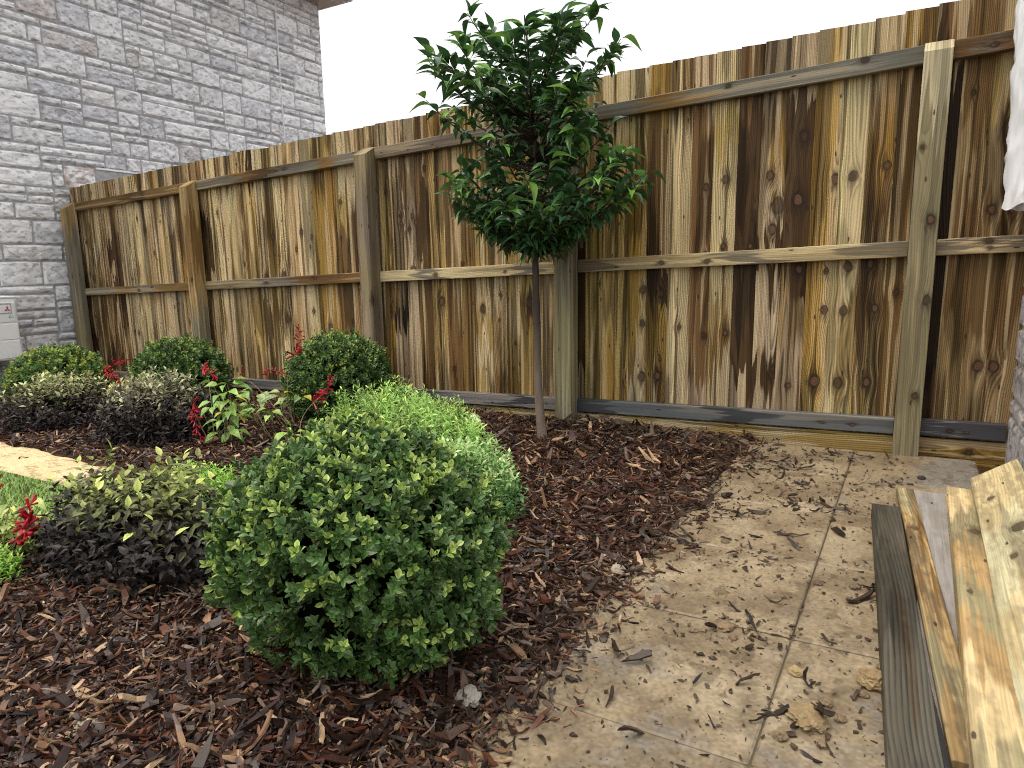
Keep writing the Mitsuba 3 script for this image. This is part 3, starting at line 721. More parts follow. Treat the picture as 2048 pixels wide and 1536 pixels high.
# ------------------------------------------------------------------ bark mulch
def chips(x, y, zoff, L, W, col, r, st=3):
    """bent splinters of bark: 8 corner boxes with uneven ends, lying on the bed at (x, y)"""
    n = len(x)
    az = r.uniform(0, 2 * np.pi, n); tilt = r.normal(0, .28, n); rol = r.normal(0, .55, n)
    d = np.stack([np.cos(az) * np.cos(tilt), np.sin(az) * np.cos(tilt), np.sin(tilt)], 1)
    h = np.stack([-np.sin(az), np.cos(az), az * 0], 1)
    up = np.cross(d, h)
    s_, t_ = h * np.cos(rol)[:, None] + up * np.sin(rol)[:, None], up * np.cos(rol)[:, None] - h * np.sin(rol)[:, None]
    th = W * r.uniform(.18, .45, n)
    M = st
    ss = np.linspace(-.5, .5, M)
    e = np.array([[a, b, c_] for a in ss for b, c_ in ((-1, -1), (1, -1), (1, 1), (-1, 1))], float)
    k = np.repeat(e[None], n, 0)
    k[:, :, 0] += r.uniform(-.5, .5, (n, 4 * M)) * .55 / (M - 1)
    prof = np.clip(1 - np.abs(ss[None] * 2 - r.uniform(-.5, .5, (n, 1))) ** r.uniform(1.2, 5, (n, 1)) * r.uniform(.3, .95, (n, 1)), .08, 1) * r.uniform(.75, 1.2, (n, M))
    k[:, :, 1] = k[:, :, 1] * np.repeat(prof, 4, 1) + np.repeat(np.cumsum(r.normal(0, .22, (n, M)), 1), 4, 1)
    bend = (ss[None] ** 2 * r.normal(0, .55, (n, 1)) + np.cumsum(r.normal(0, .03, (n, M)), 1))
    V = (k[:, :, 0] * L[:, None])[..., None] * d[:, None] + (k[:, :, 1] * W[:, None] / 2)[..., None] * s_[:, None] + (k[:, :, 2] * th[:, None] / 2 + np.repeat(bend, 4, 1) * L[:, None])[..., None] * t_[:, None]
    P = np.stack([x, y, zoff + np.abs(np.sin(tilt)) * L * .35 + th * .5], 1)
    V += P[:, None]
    f0 = []
    for o in range(0, 4 * (M - 1), 4):
        for i in range(4):
            a, b = o + i, o + (i + 1) % 4
            f0 += [[a, b, b + 4], [a, b + 4, a + 4]]
    q = 4 * (M - 1)
    f0 += [[0, 3, 2], [0, 2, 1], [q, q + 1, q + 2], [q, q + 2, q + 3]]
    F = np.array(f0)[None] + (np.arange(n) * 4 * M)[:, None, None]
    C = np.repeat(col[:, None], 4 * M, 1) * r.uniform(.65, 1.35, (n, 4 * M, 1))
    return V.reshape(-1, 3), F.reshape(-1, 3), np.clip(C.reshape(-1, 3), .003, .9)


BARK = np.array([[.016, .009, .007], [.026, .013, .010], [.050, .022, .015], [.085, .032, .019], [.115, .052, .030], [.20, .120, .07], [.34, .235, .145], [.034, .027, .025], [.15, .11, .088]])
BP = np.array([.20, .20, .15, .10, .09, .075, .055, .085, .045])


def bark_cols(n, r, pale=1.0):
    p = BP.copy(); p[4:7] *= pale; p /= p.sum()
    return BARK[r.choice(len(BARK), n, p=p)] * r.uniform(.75, 1.3, (n, 1))


rb = np.random.default_rng(77)
N = 420000
x, y = rb.uniform(-6.9, -.50, N), rb.uniform(-3.45, -.03, N)
dist = np.sqrt(x ** 2 + (y - CAM[1]) ** 2 + .6)
sc = screen(np.stack([x, y, S * x], 1))
infr = (sc[:, 2] > .2) & (sc[:, 0] > -60) & (sc[:, 0] < 1080) & (sc[:, 1] < 830)
pr = np.clip((1.35 / dist) ** 1.45, .045, 1) * np.where(infr, 1, .12)
edge_x = -.635 - .035 * (meshkit.noise(np.stack([y * 6, y * 0, y * 0], -1), 4) - .5) * 2 - .02 * (meshkit.noise(np.stack([y * 25, y * 0, y * 0], -1), 5) - .5)
spill = np.where(x > edge_x, np.exp(-(x - edge_x) / .05) * .6 + (y > -.6) * np.exp(-(x - edge_x) / .10) * .32, 1)
onpath = ((y > -2.09) & (y < -1.74) & (x < -3.16)) | ((y < -2.05) & (y > -2.8) & (x < -2.55 - .35 * (y + 2.1) ** 2))
keep = (rb.random(N) < pr * spill * np.where(onpath, .02, 1) * .72)
x, y, dist = x[keep], y[keep], dist[keep]
n = len(x)
size = rb.lognormal(0, .45, n)
L = np.clip(.0265 * size, .007, .09) * np.clip(.75 + .16 * dist, 1, 1.5)
W = L * np.where((rb.random(n) < .8) | (L > .045), rb.uniform(.08, .24, n), rb.uniform(.24, .5, n))
mud = np.clip(1 - np.hypot((x + 1.0) / .75, (y + .22) / .22), 0, 1) + np.clip(1 - np.abs(x + .66) / .12, 0, 1) * .5
col = bark_cols(n, rb)
col = col * (1 - .6 * mud[:, None]) + np.array([.075, .055, .038]) * (.6 * mud)[:, None]
lev = rb.uniform(-.004, .014, n)
zz = np.where(x > -.63, np.maximum(bed_z(x, y), S * x), bed_z(x, y)) + np.where(x > -.62, 0, lev)
near = dist < 2.3
put('bark_mulch', colour_ply(cat([chips(x[k], y[k], zz[k], L[k], W[k], col[k], rb, q) for k, q in ((near, 5), (~near, 3))]), 'bark_chip_mat'), 'loose dark red brown bark chip mulch covering the planting bed', 'mulch', kind='stuff')
print('mulch chips', n)

# pieces on the slabs
def lump(r, seed, amp=.35, sub=2, squash=.6):
    s = trimesh.creation.icosphere(subdivisions=sub)
    v = np.array(s.vertices)
    v = v * (1 + amp * (meshkit.fbm(v * 1.9 + seed * 7.1, 3, seed) - .5) * 2)[:, None] * r
    v[:, 2] *= squash
    return v, np.array(s.faces)


rc = np.random.default_rng(31)
cl = [(-.42, -.42, .16, .5), (-.35, -.72, .10, .5), (-.30, -.95, .12, .6), (-.50, -1.15, .10, .4), (-.12, -.93, .12, .5), (-.05, -.60, .10, .4), (-.36, -1.5, .12, .5), (-.30, -1.95, .14, .6), (-.02, -1.6, .12, .5), (-.10, -2.2, .14, .6), (-.48, -.55, .14, .6), (-.25, -.25, .12, .5)]
cw = np.array([c[3] for c in cl]); cw /= cw.sum()
px_, py_ = [], []
while len(px_) < 280:
    if rc.random() < .62:
        c = cl[rc.choice(len(cl), p=cw)]
        a, b = rc.normal(c[0], c[2] * .5), rc.normal(c[1], c[2] * .4)
    else:
        a, b = rc.uniform(-.63, .02), rc.uniform(-2.75, -.15)
    if -.63 < a < .0 + .03 * (b + 1) and -2.8 < b < -.14:
        px_.append(a); py_.append(b)
px_, py_ = np.array(px_), np.array(py_)
for i in range(len(px_)):
    Lc = float(np.clip(rc.lognormal(math.log(.030), .5), .009, .09)); Wc = Lc * rc.uniform(.08, .24)
    colc = np.array([[.026, .018, .015], [.036, .024, .019], [.055, .038, .028], [.018, .013, .011]])[rc.integers(0, 4)][None] * rc.uniform(.7, 1.3)
    m = chips(px_[i:i + 1], py_[i:i + 1], np.array([S * px_[i] + .0015]), np.array([Lc]), np.array([Wc]), colc, rc, 5)
    rowi = min(5, max(0, int((-.105 - py_[i]) / .452)))
    colw = 'left' if px_[i] < -.184 else 'right'
    sz = 'long' if Lc > .042 else 'short' if Lc > .02 else 'tiny'
    tone = 'grey brown' if colc.mean() > .035 else 'black brown'
    where = f"the {'nearest first second third fourth fifth sixth'.split()[rowi + 1]} slab from the fence in the {colw} column"
    put('bark_chip', colour_ply(m, 'bark_chip_mat'), f'{sz} {tone} bark chip on {where}', 'bark chip', f'{sz} {tone} bark chips on {where}')
n = 1700
ci = rc.choice(len(cl), n, p=cw); cc = np.array(cl)
a = np.where(rc.random(n) < .55, rc.normal(cc[ci, 0], cc[ci, 2] * .55), rc.uniform(-.63, .03, n)); b = np.where(rc.random(n) < .55, rc.normal(cc[ci, 1], cc[ci, 2] * .45), rc.uniform(-2.8, -.13, n))
k = (a > -.635) & (a < .26) & (b > -2.8) & (b < -.12)
a, b = a[k], b[k]
n = len(a)
Lc = np.clip(rc.lognormal(math.log(.007), .5, n), .003, .018)
put('bark_crumbs', colour_ply(chips(a, b, S * a + .001, Lc, Lc * rc.uniform(.3, .8, n), np.array([.06, .042, .028]) * rc.uniform(.5, 1.5, (n, 1)), rc), 'bark_chip_mat'), 'fine bark crumbs and grit scattered over the slabs', 'grit', kind='stuff')
def clod(key, x, y, r, label, col, seed, sub=3, squash=.6, amp=.4, zo=0):
    v, f = lump(r, seed, amp, sub + 1, squash)
    v = v * (1 + (.34 if key != 'pebble' else .06) * (meshkit.fbm(v / r * 4.5 + seed, 3, seed + 1) - .5))[:, None]
    v = v + [x, y, S * x + r * squash * .55 + zo]
    c = np.array(col) * (.5 + 1.0 * meshkit.fbm(v * 60, 3, seed))[:, None]
    put(key, colour_ply((v, f, np.clip(c, .01, .9)), 'bark_chip_mat'), label, 'clod' if key.startswith('soil') else 'stone')
clod('soil_clod', -.013, -2.02, .030, 'crumbly tan clod of soil beside the dark grey plank', (.23, .165, .085), 3)
clod('soil_clod', -.112, -2.20, .034, 'largest flat tan soil clod near the bottom edge of the slabs', (.22, .16, .085), 4, squash=.35, amp=.5)
clod('soil_clod', -.155, -2.05, .014, 'small yellowish soil clod right of the slab joint', (.27, .20, .10), 5)
clod('soil_clod', -.165, -1.60, .011, 'small dark round clod beside the slab joint', (.10, .07, .045), 6)
clod('soil_clod', -.02, -1.06, .016, 'brown clod on the slabs near the far end of the dark plank', (.13, .09, .055), 7)
clod('soil_clod', .075, -.47, .013, 'dark round clod on the clean grey slab in front of the fence', (.04, .03, .025), 8)
clod('soil_clod', -.33, -1.93, .022, 'crumbling brown clod on the left column of slabs', (.17, .12, .07), 9, squash=.4, amp=.5)
for k, (a, b, r) in enumerate([(-.36, -1.93, .012), (-.30, -1.97, .010), (-.27, -1.90, .008), (-.39, -1.98, .009), (-.45, -1.42, .012), (-.40, -1.46, .009), (-.09, -2.13, .012), (-.06, -2.17, .010), (-.15, -2.27, .012), (-.08, -2.26, .009), (.0, -1.96, .012), (-.03, -2.07, .010), (.01, -2.10, .012)]):
    where = 'left of the flat brown clod' if b > -1.95 and a < -.26 else 'right of the flat brown clod' if a < -.26 and b < -1.95 else 'on the left column of slabs' if a < -.26 else 'around the largest tan clod' if a < -.05 else 'against the dark grey plank'
    clod('soil_crumb', a, b, r, f"{'small' if r < .011 else 'rounded'} crumb of brown soil {where}", (.16, .115, .068), 60 + k, sub=2, squash=.6, amp=.5)
    labels[list(labels)[-1]]['group'] = 'soil crumbs ' + where + (' small' if r < .011 else ' rounded')
clod('pebble', -.66, -1.78, .020, 'pale stone at the edge of the mulch left of the slabs', (.26, .235, .18), 12, sub=2, squash=.7, zo=.01)
clod('pebble', -.70, -2.46, .024, 'rounded pale stone in the mulch near the bottom edge', (.27, .25, .21), 13, sub=2, squash=.7, zo=.015)
clod('pebble', -1.30, -2.88, .030, 'flat yellowish stone in the mulch at the bottom left', (.30, .26, .18), 14, sub=2, squash=.45, zo=.02)
clod('pebble', -.72, -2.02, .016, 'tan stone in the mulch below the pale stone', (.24, .20, .14), 15, sub=2, squash=.8, zo=.012)
for k, (hx, hy, hr) in enumerate([(-1.50, -.17, .045), (-1.40, -.15, .04), (-1.30, -.2, .04), (-1.19, -.14, .03), (-1.05, -.19, .035), (-.92, -.20, .03)]):
    v, f = lump(hr, 40 + k, .6, 3, .6)
    v = v + [hx, hy, bed_z(hx, hy) + .008]
    put('earth_lump', colour_ply((v, f, np.clip(np.array([.085, .066, .047]) * (.4 + 1.2 * meshkit.fbm(v * 70, 3, k))[:, None], .01, .5)), 'bark_chip_mat'), f"{'first second third fourth fifth sixth'.split()[k]} lump of dug earth right of the fourth fence post, counted from the post", 'earth lump', 'earth lumps by the fence')

# ------------------------------------------------------------------ clipped box balls
BOX = leaf_tm([.30, .47, .5, .34], curl=.16, fold=.40)
BOX1 = leaf_tm([.5], curl=.12, fold=.35)


def box_ball(key, label, c, R, shoots, leaf, tm, seed, sq=(1, 1, .92), yellow=.06, hollow=None, bright=1.0, per=5, ycol=(.38, .33, .04)):
    r = np.random.default_rng(seed)
    thing(key, label, 'shrub')
    key = list(labels)[-1]
    c = np.array(c)
    n = shoots
    ct = r.uniform(-.85, 1, n); ph = r.uniform(0, 2 * np.pi, n); st = np.sqrt(1 - ct ** 2)
    o = np.stack([st * np.cos(ph), st * np.sin(ph), ct], 1)
    bump = 1 + .15 * (meshkit.fbm(o * 3.1 + seed, 3, seed) - .5) + .10 * (meshkit.noise(o * 11, seed + 1) - .5)
    if hollow is not None:
        w = np.zeros(n)
        for (h, s_, dep) in hollow:
            w = np.maximum(w, dep * np.exp(-((o - unit(np.array(h))) ** 2).sum(1) / s_ ** 2))
        w = w * (.6 + .8 * meshkit.noise(o * 9, seed + 7))
        k = r.random(n) > w
        o, bump, w = o[k], bump[k], w[k]; n = len(o)
        bump = bump * (1 - .22 * w)
    depth = np.where(r.random(n) < .62, r.uniform(.90, 1.0, n), r.uniform(.62, .92, n)); depth = np.where(r.random(n) < .05, r.uniform(1.0, 1.08, n), depth)
    tip = c + o * np.array(sq) * R * (bump * depth)[:, None]
    ax = unit(o * .75 + np.array([0, 0, .42]) + r.normal(0, .34, (n, 3)))
    P, D, Nn, C, SZ = [], [], [], [], []
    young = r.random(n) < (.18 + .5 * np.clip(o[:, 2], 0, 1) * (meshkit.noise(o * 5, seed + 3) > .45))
    yel = (meshkit.noise(o * 6.5, seed + 4) > 1 - yellow * 2.6) & (r.random(n) < .75) & (o[:, 2] > .1)
    x1 = unit(np.cross(ax, [.3, .2, .9])); x2 = np.cross(ax, x1)
    base = np.array([.044, .088, .024])
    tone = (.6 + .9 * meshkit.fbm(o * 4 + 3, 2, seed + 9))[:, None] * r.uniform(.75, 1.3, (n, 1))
    for q in range(per):
        a0 = q * np.pi / 2 + r.normal(0, .25, n)
        for sgn in (1, -1):
            lat = sgn * (x1 * np.cos(a0)[:, None] + x2 * np.sin(a0)[:, None])
            spread = .55 + .22 * q if q < 3 else 1.25
            d = unit(ax * 1.0 + lat * spread + r.normal(0, .15, (n, 3)))
            P.append(tip - ax * (leaf * .42 * q) + lat * leaf * .06)
            D.append(d); Nn.append(unit(ax - lat * .35 + r.normal(0, .12, (n, 3))))
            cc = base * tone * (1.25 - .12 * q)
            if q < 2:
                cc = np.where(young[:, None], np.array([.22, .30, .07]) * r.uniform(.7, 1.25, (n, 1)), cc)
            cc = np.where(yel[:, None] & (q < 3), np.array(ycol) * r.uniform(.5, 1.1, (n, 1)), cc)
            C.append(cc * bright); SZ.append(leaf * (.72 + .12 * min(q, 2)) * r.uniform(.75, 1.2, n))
    P, D, Nn, C, SZ = np.vstack(P), np.vstack(D), np.vstack(Nn), np.vstack(C), np.concatenate(SZ)
    ok = P[:, 2] > S * P[:, 0] + .012
    P, D, Nn, C, SZ = P[ok], D[ok], Nn[ok], C[ok], SZ[ok]
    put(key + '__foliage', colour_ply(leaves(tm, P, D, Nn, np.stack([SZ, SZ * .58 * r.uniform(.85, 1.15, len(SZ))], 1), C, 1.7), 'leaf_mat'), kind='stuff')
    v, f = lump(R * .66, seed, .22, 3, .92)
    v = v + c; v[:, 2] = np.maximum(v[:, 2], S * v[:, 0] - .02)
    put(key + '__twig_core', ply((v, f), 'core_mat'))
    tw = [tube([c + [0, 0, -R * .9], c + q * np.array(sq) * R * .45 + [0, 0, -R * .1], c + q * np.array(sq) * R * .93], [.006, .004, .0018], 5) for q in o[:26]]
    v, f = cat(tw)
    put(key + '__twigs', colour_ply((v, f, np.tile([[.07, .055, .035]], (len(v), 1))), 'stem_mat'), kind='stuff')
    return key


box_ball('box_ball', 'largest clipped box ball in the foreground with glossy dark green leaves', (-.995, -2.43, .245), .314, 3500, .0205, BOX, 101, hollow=[((.25, -.9, -.25), .42, .85), ((-.1, -.9, -.55), .5, .92), ((.55, -.75, -.5), .4, .8)], yellow=.03, sq=(1, 1, .88))
box_ball('box_ball', 'yellow tipped box ball in front of the stone house wall', (-5.36, -1.0, .045), .335, 2000, .030, BOX1, 102, yellow=.17, bright=1.1, ycol=(.32, .37, .06))
box_ball('box_ball', 'dark green box ball under the second fence bay with the red flowers at its side', (-4.48, -.60, .10), .335, 2300, .027, BOX1, 103, yellow=.02)
box_ball('box_ball', 'dark green box ball at the third fence post', (-3.06, -.45, .165), .335, 2800, .025, BOX1, 104, yellow=.02)


# ------------------------------------------------------------------ looser shrubs
def shrub(key, label, c, ext, shoots, leaf, tm, seed, low, high, young, split=.62, ratio=.42, stems=24, per=4, edge=1.25, droop=0.0, spikes=0, stem_col=(.10, .08, .06), upd=.9, kn=.22, rough=.34, mat='leaf_mat'):
    """dome of leafy shoots: ext half extents, colour runs low -> high with height, young at the tips of the top"""
    r = np.random.default_rng(seed)
    thing(key, label, 'shrub'); key = list(labels)[-1]
    c, ext = np.array(c, float), np.array(ext, float)
    n = shoots
    ct = r.uniform(-.25, 1, n); ph = r.uniform(0, 2 * np.pi, n); st = np.sqrt(1 - ct ** 2)
    o = np.stack([st * np.cos(ph), st * np.sin(ph), ct], 1)
    rad = (1 + rough * (meshkit.fbm(o * 2.7 + seed, 3, seed) - .5)) * np.where(r.random(n) < .6, r.uniform(.86, 1.02, n), r.uniform(.5, .9, n))
    if spikes:
        sp = (r.random(n) < spikes) & (o[:, 2] > .25); rad = np.where(sp, rad * r.uniform(1.05, 1.28, n), rad)
    tip = c + o * ext * rad[:, None]
    ax = unit(o * .7 + np.array([0, 0, upd]) + r.normal(0, .38, (n, 3)))
    x1 = unit(np.cross(ax, [.3, .2, .9])); x2 = np.cross(ax, x1)
    clump = (.45 + 1.1 * meshkit.fbm(o * 4.5 + seed, 3, seed + 5))[:, None]
    hgt = np.clip((tip[:, 2] - (c[2])) / ext[2], 0, 1.15)
    P, D, Nn, C, SZ = [], [], [], [], []
    for q in range(per):
        a0 = q * 1.57 + r.normal(0, .5, n)
        for sgn in (1, -1):
            lat = sgn * (x1 * np.cos(a0)[:, None] + x2 * np.sin(a0)[:, None])
            d = unit(ax * (.8 if q == 0 else .45) + lat * (.7 + .15 * q) + np.array([0, 0, -droop]) + r.normal(0, .18, (n, 3)))
            P.append(tip - ax * leaf * .55 * q + r.normal(0, leaf * .08, (n, 3))); D.append(d); Nn.append(unit(ax * .6 + np.array([0, 0, .8]) - lat * .2 + r.normal(0, .22, (n, 3))))
            k = np.clip((hgt - split) / .35 + r.normal(0, kn, n), 0, 1)[:, None]
            cc = np.array(low) * (1 - k) + np.array(high) * k
            if q == 0: cc = np.where((k > .4) & (r.random((n, 1)) < .7), np.array(young), cc)
            C.append(cc * clump * r.uniform(.7, 1.35, (n, 1))); SZ.append(leaf * r.uniform(.65, 1.2, n))
    P, D, Nn, C, SZ = np.vstack(P), np.vstack(D), np.vstack(Nn), np.vstack(C), np.concatenate(SZ)
    ok = P[:, 2] > bed_z(P[:, 0], P[:, 1]) + .006
    P, D, Nn, C, SZ = P[ok], D[ok], Nn[ok], C[ok], SZ[ok]
    put(key + '__foliage', colour_ply(leaves(tm, P, D, Nn, np.stack([SZ, SZ * ratio * r.uniform(.85, 1.15, len(SZ))], 1), C, edge), mat), kind='stuff')
    g = np.array([c[0], c[1], float(bed_z(c[0], c[1])) - .02])
    st_ = [tube(spline([g + r.normal(0, .02, 3) * [1, 1, 0], g * .5 + tip[i] * .5 + [0, 0, .12 * ext[2]], tip[i]], 6), np.linspace(.0035, .0011, 6), 4) for i in np.argsort(-r.random(n))[:stems]]
    v, f = cat(st_)
    put(key + '__stems', colour_ply((v, f, np.tile([list(stem_col)], (len(v), 1)) * r.uniform(.8, 1.2, (len(v), 1))), 'stem_mat'), kind='stuff')
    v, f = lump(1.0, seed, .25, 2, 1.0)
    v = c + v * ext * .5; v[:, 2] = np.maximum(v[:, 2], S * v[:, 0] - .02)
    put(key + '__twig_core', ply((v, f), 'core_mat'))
    return key


OV = leaf_tm([.42, .5, .3], curl=.25, fold=.3)
OV1 = leaf_tm([.5], curl=.2, fold=.3)
DARK, PALE, NEW = (.020, .017, .016), (.17, .20, .07), (.38, .43, .13)
shrub('purple_leaf_shrub', 'low purple black shrub with pale tips in front of the yellow tipped box ball', (-4.76, -1.27, -.09), (.41, .36, .31), 820, .042, OV1, 201, (.030, .024, .024), (.26, .28, .13), (.46, .48, .24), split=.52, kn=.36, mat='dark_leaf_mat')
shrub('purple_leaf_shrub', 'dark purple shrub with silvery tips beside the leafy red flowering sage', (-3.70, -1.25, -.07), (.40, .34, .36), 950, .040, OV1, 202, (.026, .021, .021), (.22, .22, .13), (.42, .44, .25), split=.58, kn=.36, mat='dark_leaf_mat')
shrub('purple_leaf_shrub', 'dark leaved shrub with yellow green top shoots left of the largest box ball', (-1.99, -2.36, -.03), (.43, .24, .285), 900, .036, OV, 203, DARK, PALE, NEW, split=.62, spikes=.22, stems=34, ratio=.46, mat='dark_leaf_mat')
shrub('purple_leaf_shrub', 'small yellow green shrub at the left edge behind the red flower', (-2.50, -2.52, -.07), (.20, .16, .14), 200, .034, OV, 204, (.10, .14, .04), (.22, .28, .07), (.38, .42, .12), split=.3, stems=14)
shrub('yellow_leaf_shrub', 'loose yellow green shrub between the two dark purple shrubs', (-4.20, -1.10, -.09), (.22, .22, .31), 460, .032, OV1, 205, (.11, .10, .06), (.30, .30, .12), (.46, .44, .18), split=.3)
# fine leaved green ground cover
FE = leaf_tm([.5], curl=.1, fold=.25)
shrub('feathery_shrub', 'mound of bright green feathery foliage behind the largest box ball', (-1.70, -1.42, -.02), (.48, .36, .40), 3200, .026, FE, 301, (.07, .17, .04), (.25, .43, .10), (.42, .56, .15), split=.34, ratio=.24, per=5, droop=.12, rough=.6)
shrub('feathery_shrub', 'mound of small whitish green leaves right behind the largest box ball', (-1.33, -1.66, -.01), (.255, .29, .27), 1500, .026, FE, 302, (.09, .20, .06), (.26, .42, .14), (.40, .52, .24), split=.35, ratio=.4, per=4, rough=.6)
shrub('feathery_shrub', 'bright green feathery clump left of the largest box ball', (-2.20, -2.02, -.04), (.22, .17, .20), 800, .024, FE, 303, (.08, .20, .03), (.20, .40, .05), (.34, .52, .10), split=.2, ratio=.26, per=5)
shrub('feathery_shrub', 'bright green feathery tuft at the left edge under the red flower', (-2.28, -2.66, -.05), (.13, .09, .12), 380, .022, FE, 304, (.10, .24, .03), (.22, .44, .05), (.34, .54, .10), split=.2, ratio=.26, per=5)

# ------------------------------------------------------------------ red flowering sages
SG = leaf_tm([.38, .5, .36, .16], curl=.28, fold=.28, droop=.25)
def flower_spike(pts, n, r, size=.026, col=(.42, .008, .022)):
    """tubular red flowers in whorls along a stem"""
    P = spline(pts, n); t = unit(np.gradient(P, axis=0))
    parts = []
    for i in range(2, n):
        for q in range(r.integers(2, 5)):
            d = unit(t[i] * .55 + r.normal(0, .6, 3) + np.array([0, 0, -.12]))
            s = size * (1.15 - .6 * i / n) * r.uniform(.75, 1.2)
            a = P[i]; b = a + d * s * .55; e = a + d * s
            m = tube([a, a + d * s * .3, b, e, e + d * s * .12], np.array([.05, .085, .10, .15, .04]) * s, 6)
            k = r.uniform(.55, 1.25)
            parts.append((m[0], m[1], np.tile([np.array(col) * k * np.array([1, r.uniform(.6, 1.8), r.uniform(.6, 1.8)])], (len(m[0]), 1))))
    m = tube(P, np.linspace(.0016, .0008, n), 5)
    parts.append((m[0], m[1], np.tile([[.20, .06, .045]], (len(m[0]), 1))))
    return cat(parts)


def sage(label, root, spikes, leafs, seed, leaf=.06, cols=((.17, .33, .07), (.28, .44, .10))):
    r = np.random.default_rng(seed)
    key = thing('flowering_sage', label, 'flower')
    key = list(labels)[-1]
    root = np.array(root, float)
    sv = []
    for (stem, spike, n, size) in spikes:
        sv.append(tube(spline(stem, 9), np.linspace(.0028, .0017, 9), 5))
        put(key + '__flower_spike', colour_ply(flower_spike(spike, n, r, size), 'leaf_mat'))
    for (c, ext, n, s) in leafs:
        for i in range(n):
            p = np.array(c) + r.uniform(-1, 1, 3) * np.array(ext)
            out = unit(p - np.array(c) + r.normal(0, .03, 3) + [0, 0, .01]); d = unit(out * [1, 1, .35] + np.array([r.normal(0, .3), -.25 + r.normal(0, .3), -.25]))
            k = r.random()
            cc = (np.array(cols[0]) * (1 - k) + np.array(cols[1]) * k) * r.uniform(.75, 1.2)
            if r.random() < .08: cc = np.array([.42, .38, .06])
            m = leaves(SG, [p], [d], [unit(np.array([r.normal(0, .25), r.normal(-.25, .25), 1.0]))], np.array([[s * r.uniform(.65, 1.15), s * r.uniform(.40, .55)]]), [cc], 1.15)
            put(key + '__leaf', colour_ply(m, 'leaf_mat'))
            if i % 3 == 0:
                b = np.array([c[0] + r.normal(0, .02), c[1] + r.normal(0, .02), float(bed_z(c[0], c[1]))])
                sv.append(tube(spline([b, (b + p) / 2 + r.normal(0, .015, 3), p], 6), np.linspace(.0024, .0012, 6), 4))
    v, f = cat(sv)
    put(key + '__stems', colour_ply((v, f, np.tile([[.20, .17, .09]], (len(v), 1))), 'stem_mat'), kind='stuff')


sage('leafy sage with a drooping red flower spike in front of the dark purple shrub', (-3.3, -1.2, -.08),
     [([(-3.29, -1.24, -.06), (-3.31, -1.30, .15), (-3.22, -1.36, .24)], [(-3.195, -1.37, .215), (-3.185, -1.37, .13), (-3.165, -1.38, .06), (-3.14, -1.38, .0)], 13, .040),
      ([(-3.29, -1.2, -.06), (-3.36, -1.15, .12), (-3.44, -1.10, .25)], [(-3.54, -1.10, .285), (-3.47, -1.10, .305), (-3.38, -1.10, .27)], 9, .042),
      ([(-3.29, -1.1, -.06), (-3.25, -1.0, .12), (-3.20, -.98, .22)], [(-3.30, -1.0, .22), (-3.28, -1.0, .27), (-3.27, -1.0, .31)], 6, .024)],
     [((-3.19, -1.19, .17), (.12, .08, .09), 34, .088), ((-3.12, -1.24, .06), (.09, .06, .08), 24, .085), ((-2.95, -1.1, .10), (.10, .08, .05), 8, .08)], 401)
sage('sage with upright red flower spikes left of the box ball at the third post', (-3.05, -.85, -.07),
     [([(-3.10, -.80, -.05), (-3.16, -.78, .15), (-3.13, -.76, .34)], [(-3.13, -.76, .33), (-3.08, -.75, .42), (-3.055, -.75, .52)], 12, .042),
      ([(-3.10, -.85, -.05), (-3.3, -.82, .10), (-3.50, -.78, .18)], [(-3.46, -.75, .195), (-3.36, -.75, .245), (-3.22, -.75, .25)], 11, .034)],
     [((-3.05, -.88, .11), (.10, .06, .06), 14, .085), ((-3.35, -.85, .12), (.10, .06, .03), 6, .09)], 402, cols=((.16, .27, .09), (.30, .40, .16)))
sage('sage with one bright red spike between the box ball and the feathery mound', (-2.5, -1.15, -.06),
     [([(-2.55, -1.2, -.03), (-2.66, -1.12, .10), (-2.60, -1.05, .20)], [(-2.72, -1.02, .13), (-2.66, -1.0, .19), (-2.60, -1.0, .24), (-2.56, -1.0, .30)], 13, .042)],
     [((-2.62, -1.25, .06), (.10, .06, .03), 8, .085)], 403)
sage('sage with thin red flowers between the first fence bay and the yellow shrub', (-4.8, -.9, -.1),
     [([(-4.78, -.9, -.1), (-4.82, -.9, .06), (-4.80, -.9, .15)], [(-4.98, -.9, .15), (-4.88, -.9, .165), (-4.75, -.9, .12)], 11, .05), ([(-4.7, -.9, -.1), (-4.72, -.9, .1), (-4.7, -.9, .22)], [(-4.86, -.88, .20), (-4.78, -.88, .24), (-4.66, -.88, .26)], 9, .036), ([(-4.7, -.9, -.1), (-4.72, -.9, .0), (-4.7, -.9, .1)], [(-4.78, -.88, .13), (-4.76, -.88, .06), (-4.74, -.88, .0)], 8, .036)],
     [((-4.52, -.92, .12), (.06, .05, .07), 8, .05)], 404, cols=((.34, .32, .07), (.42, .42, .14)))
sage('sage with a large red trumpet flower at the left edge of the picture', (-2.3, -2.62, -.06),
     [([(-2.44, -2.60, -.10), (-2.36, -2.57, .0), (-2.24, -2.55, .09)], [(-2.36, -2.56, .02), (-2.28, -2.55, .07), (-2.235, -2.55, .13), (-2.225, -2.55, .165)], 12, .048),
      ([(-2.6, -2.55, -.06), (-2.58, -2.55, .10), (-2.52, -2.55, .18)], [(-2.52, -2.55, .16), (-2.47, -2.55, .20), (-2.43, -2.55, .235)], 8, .036)],
     [((-2.38, -2.55, .11), (.08, .05, .05), 9, .06), ((-2.42, -2.62, -.02), (.05, .04, .03), 4, .05)], 405, cols=((.20, .30, .06), (.34, .42, .12)))

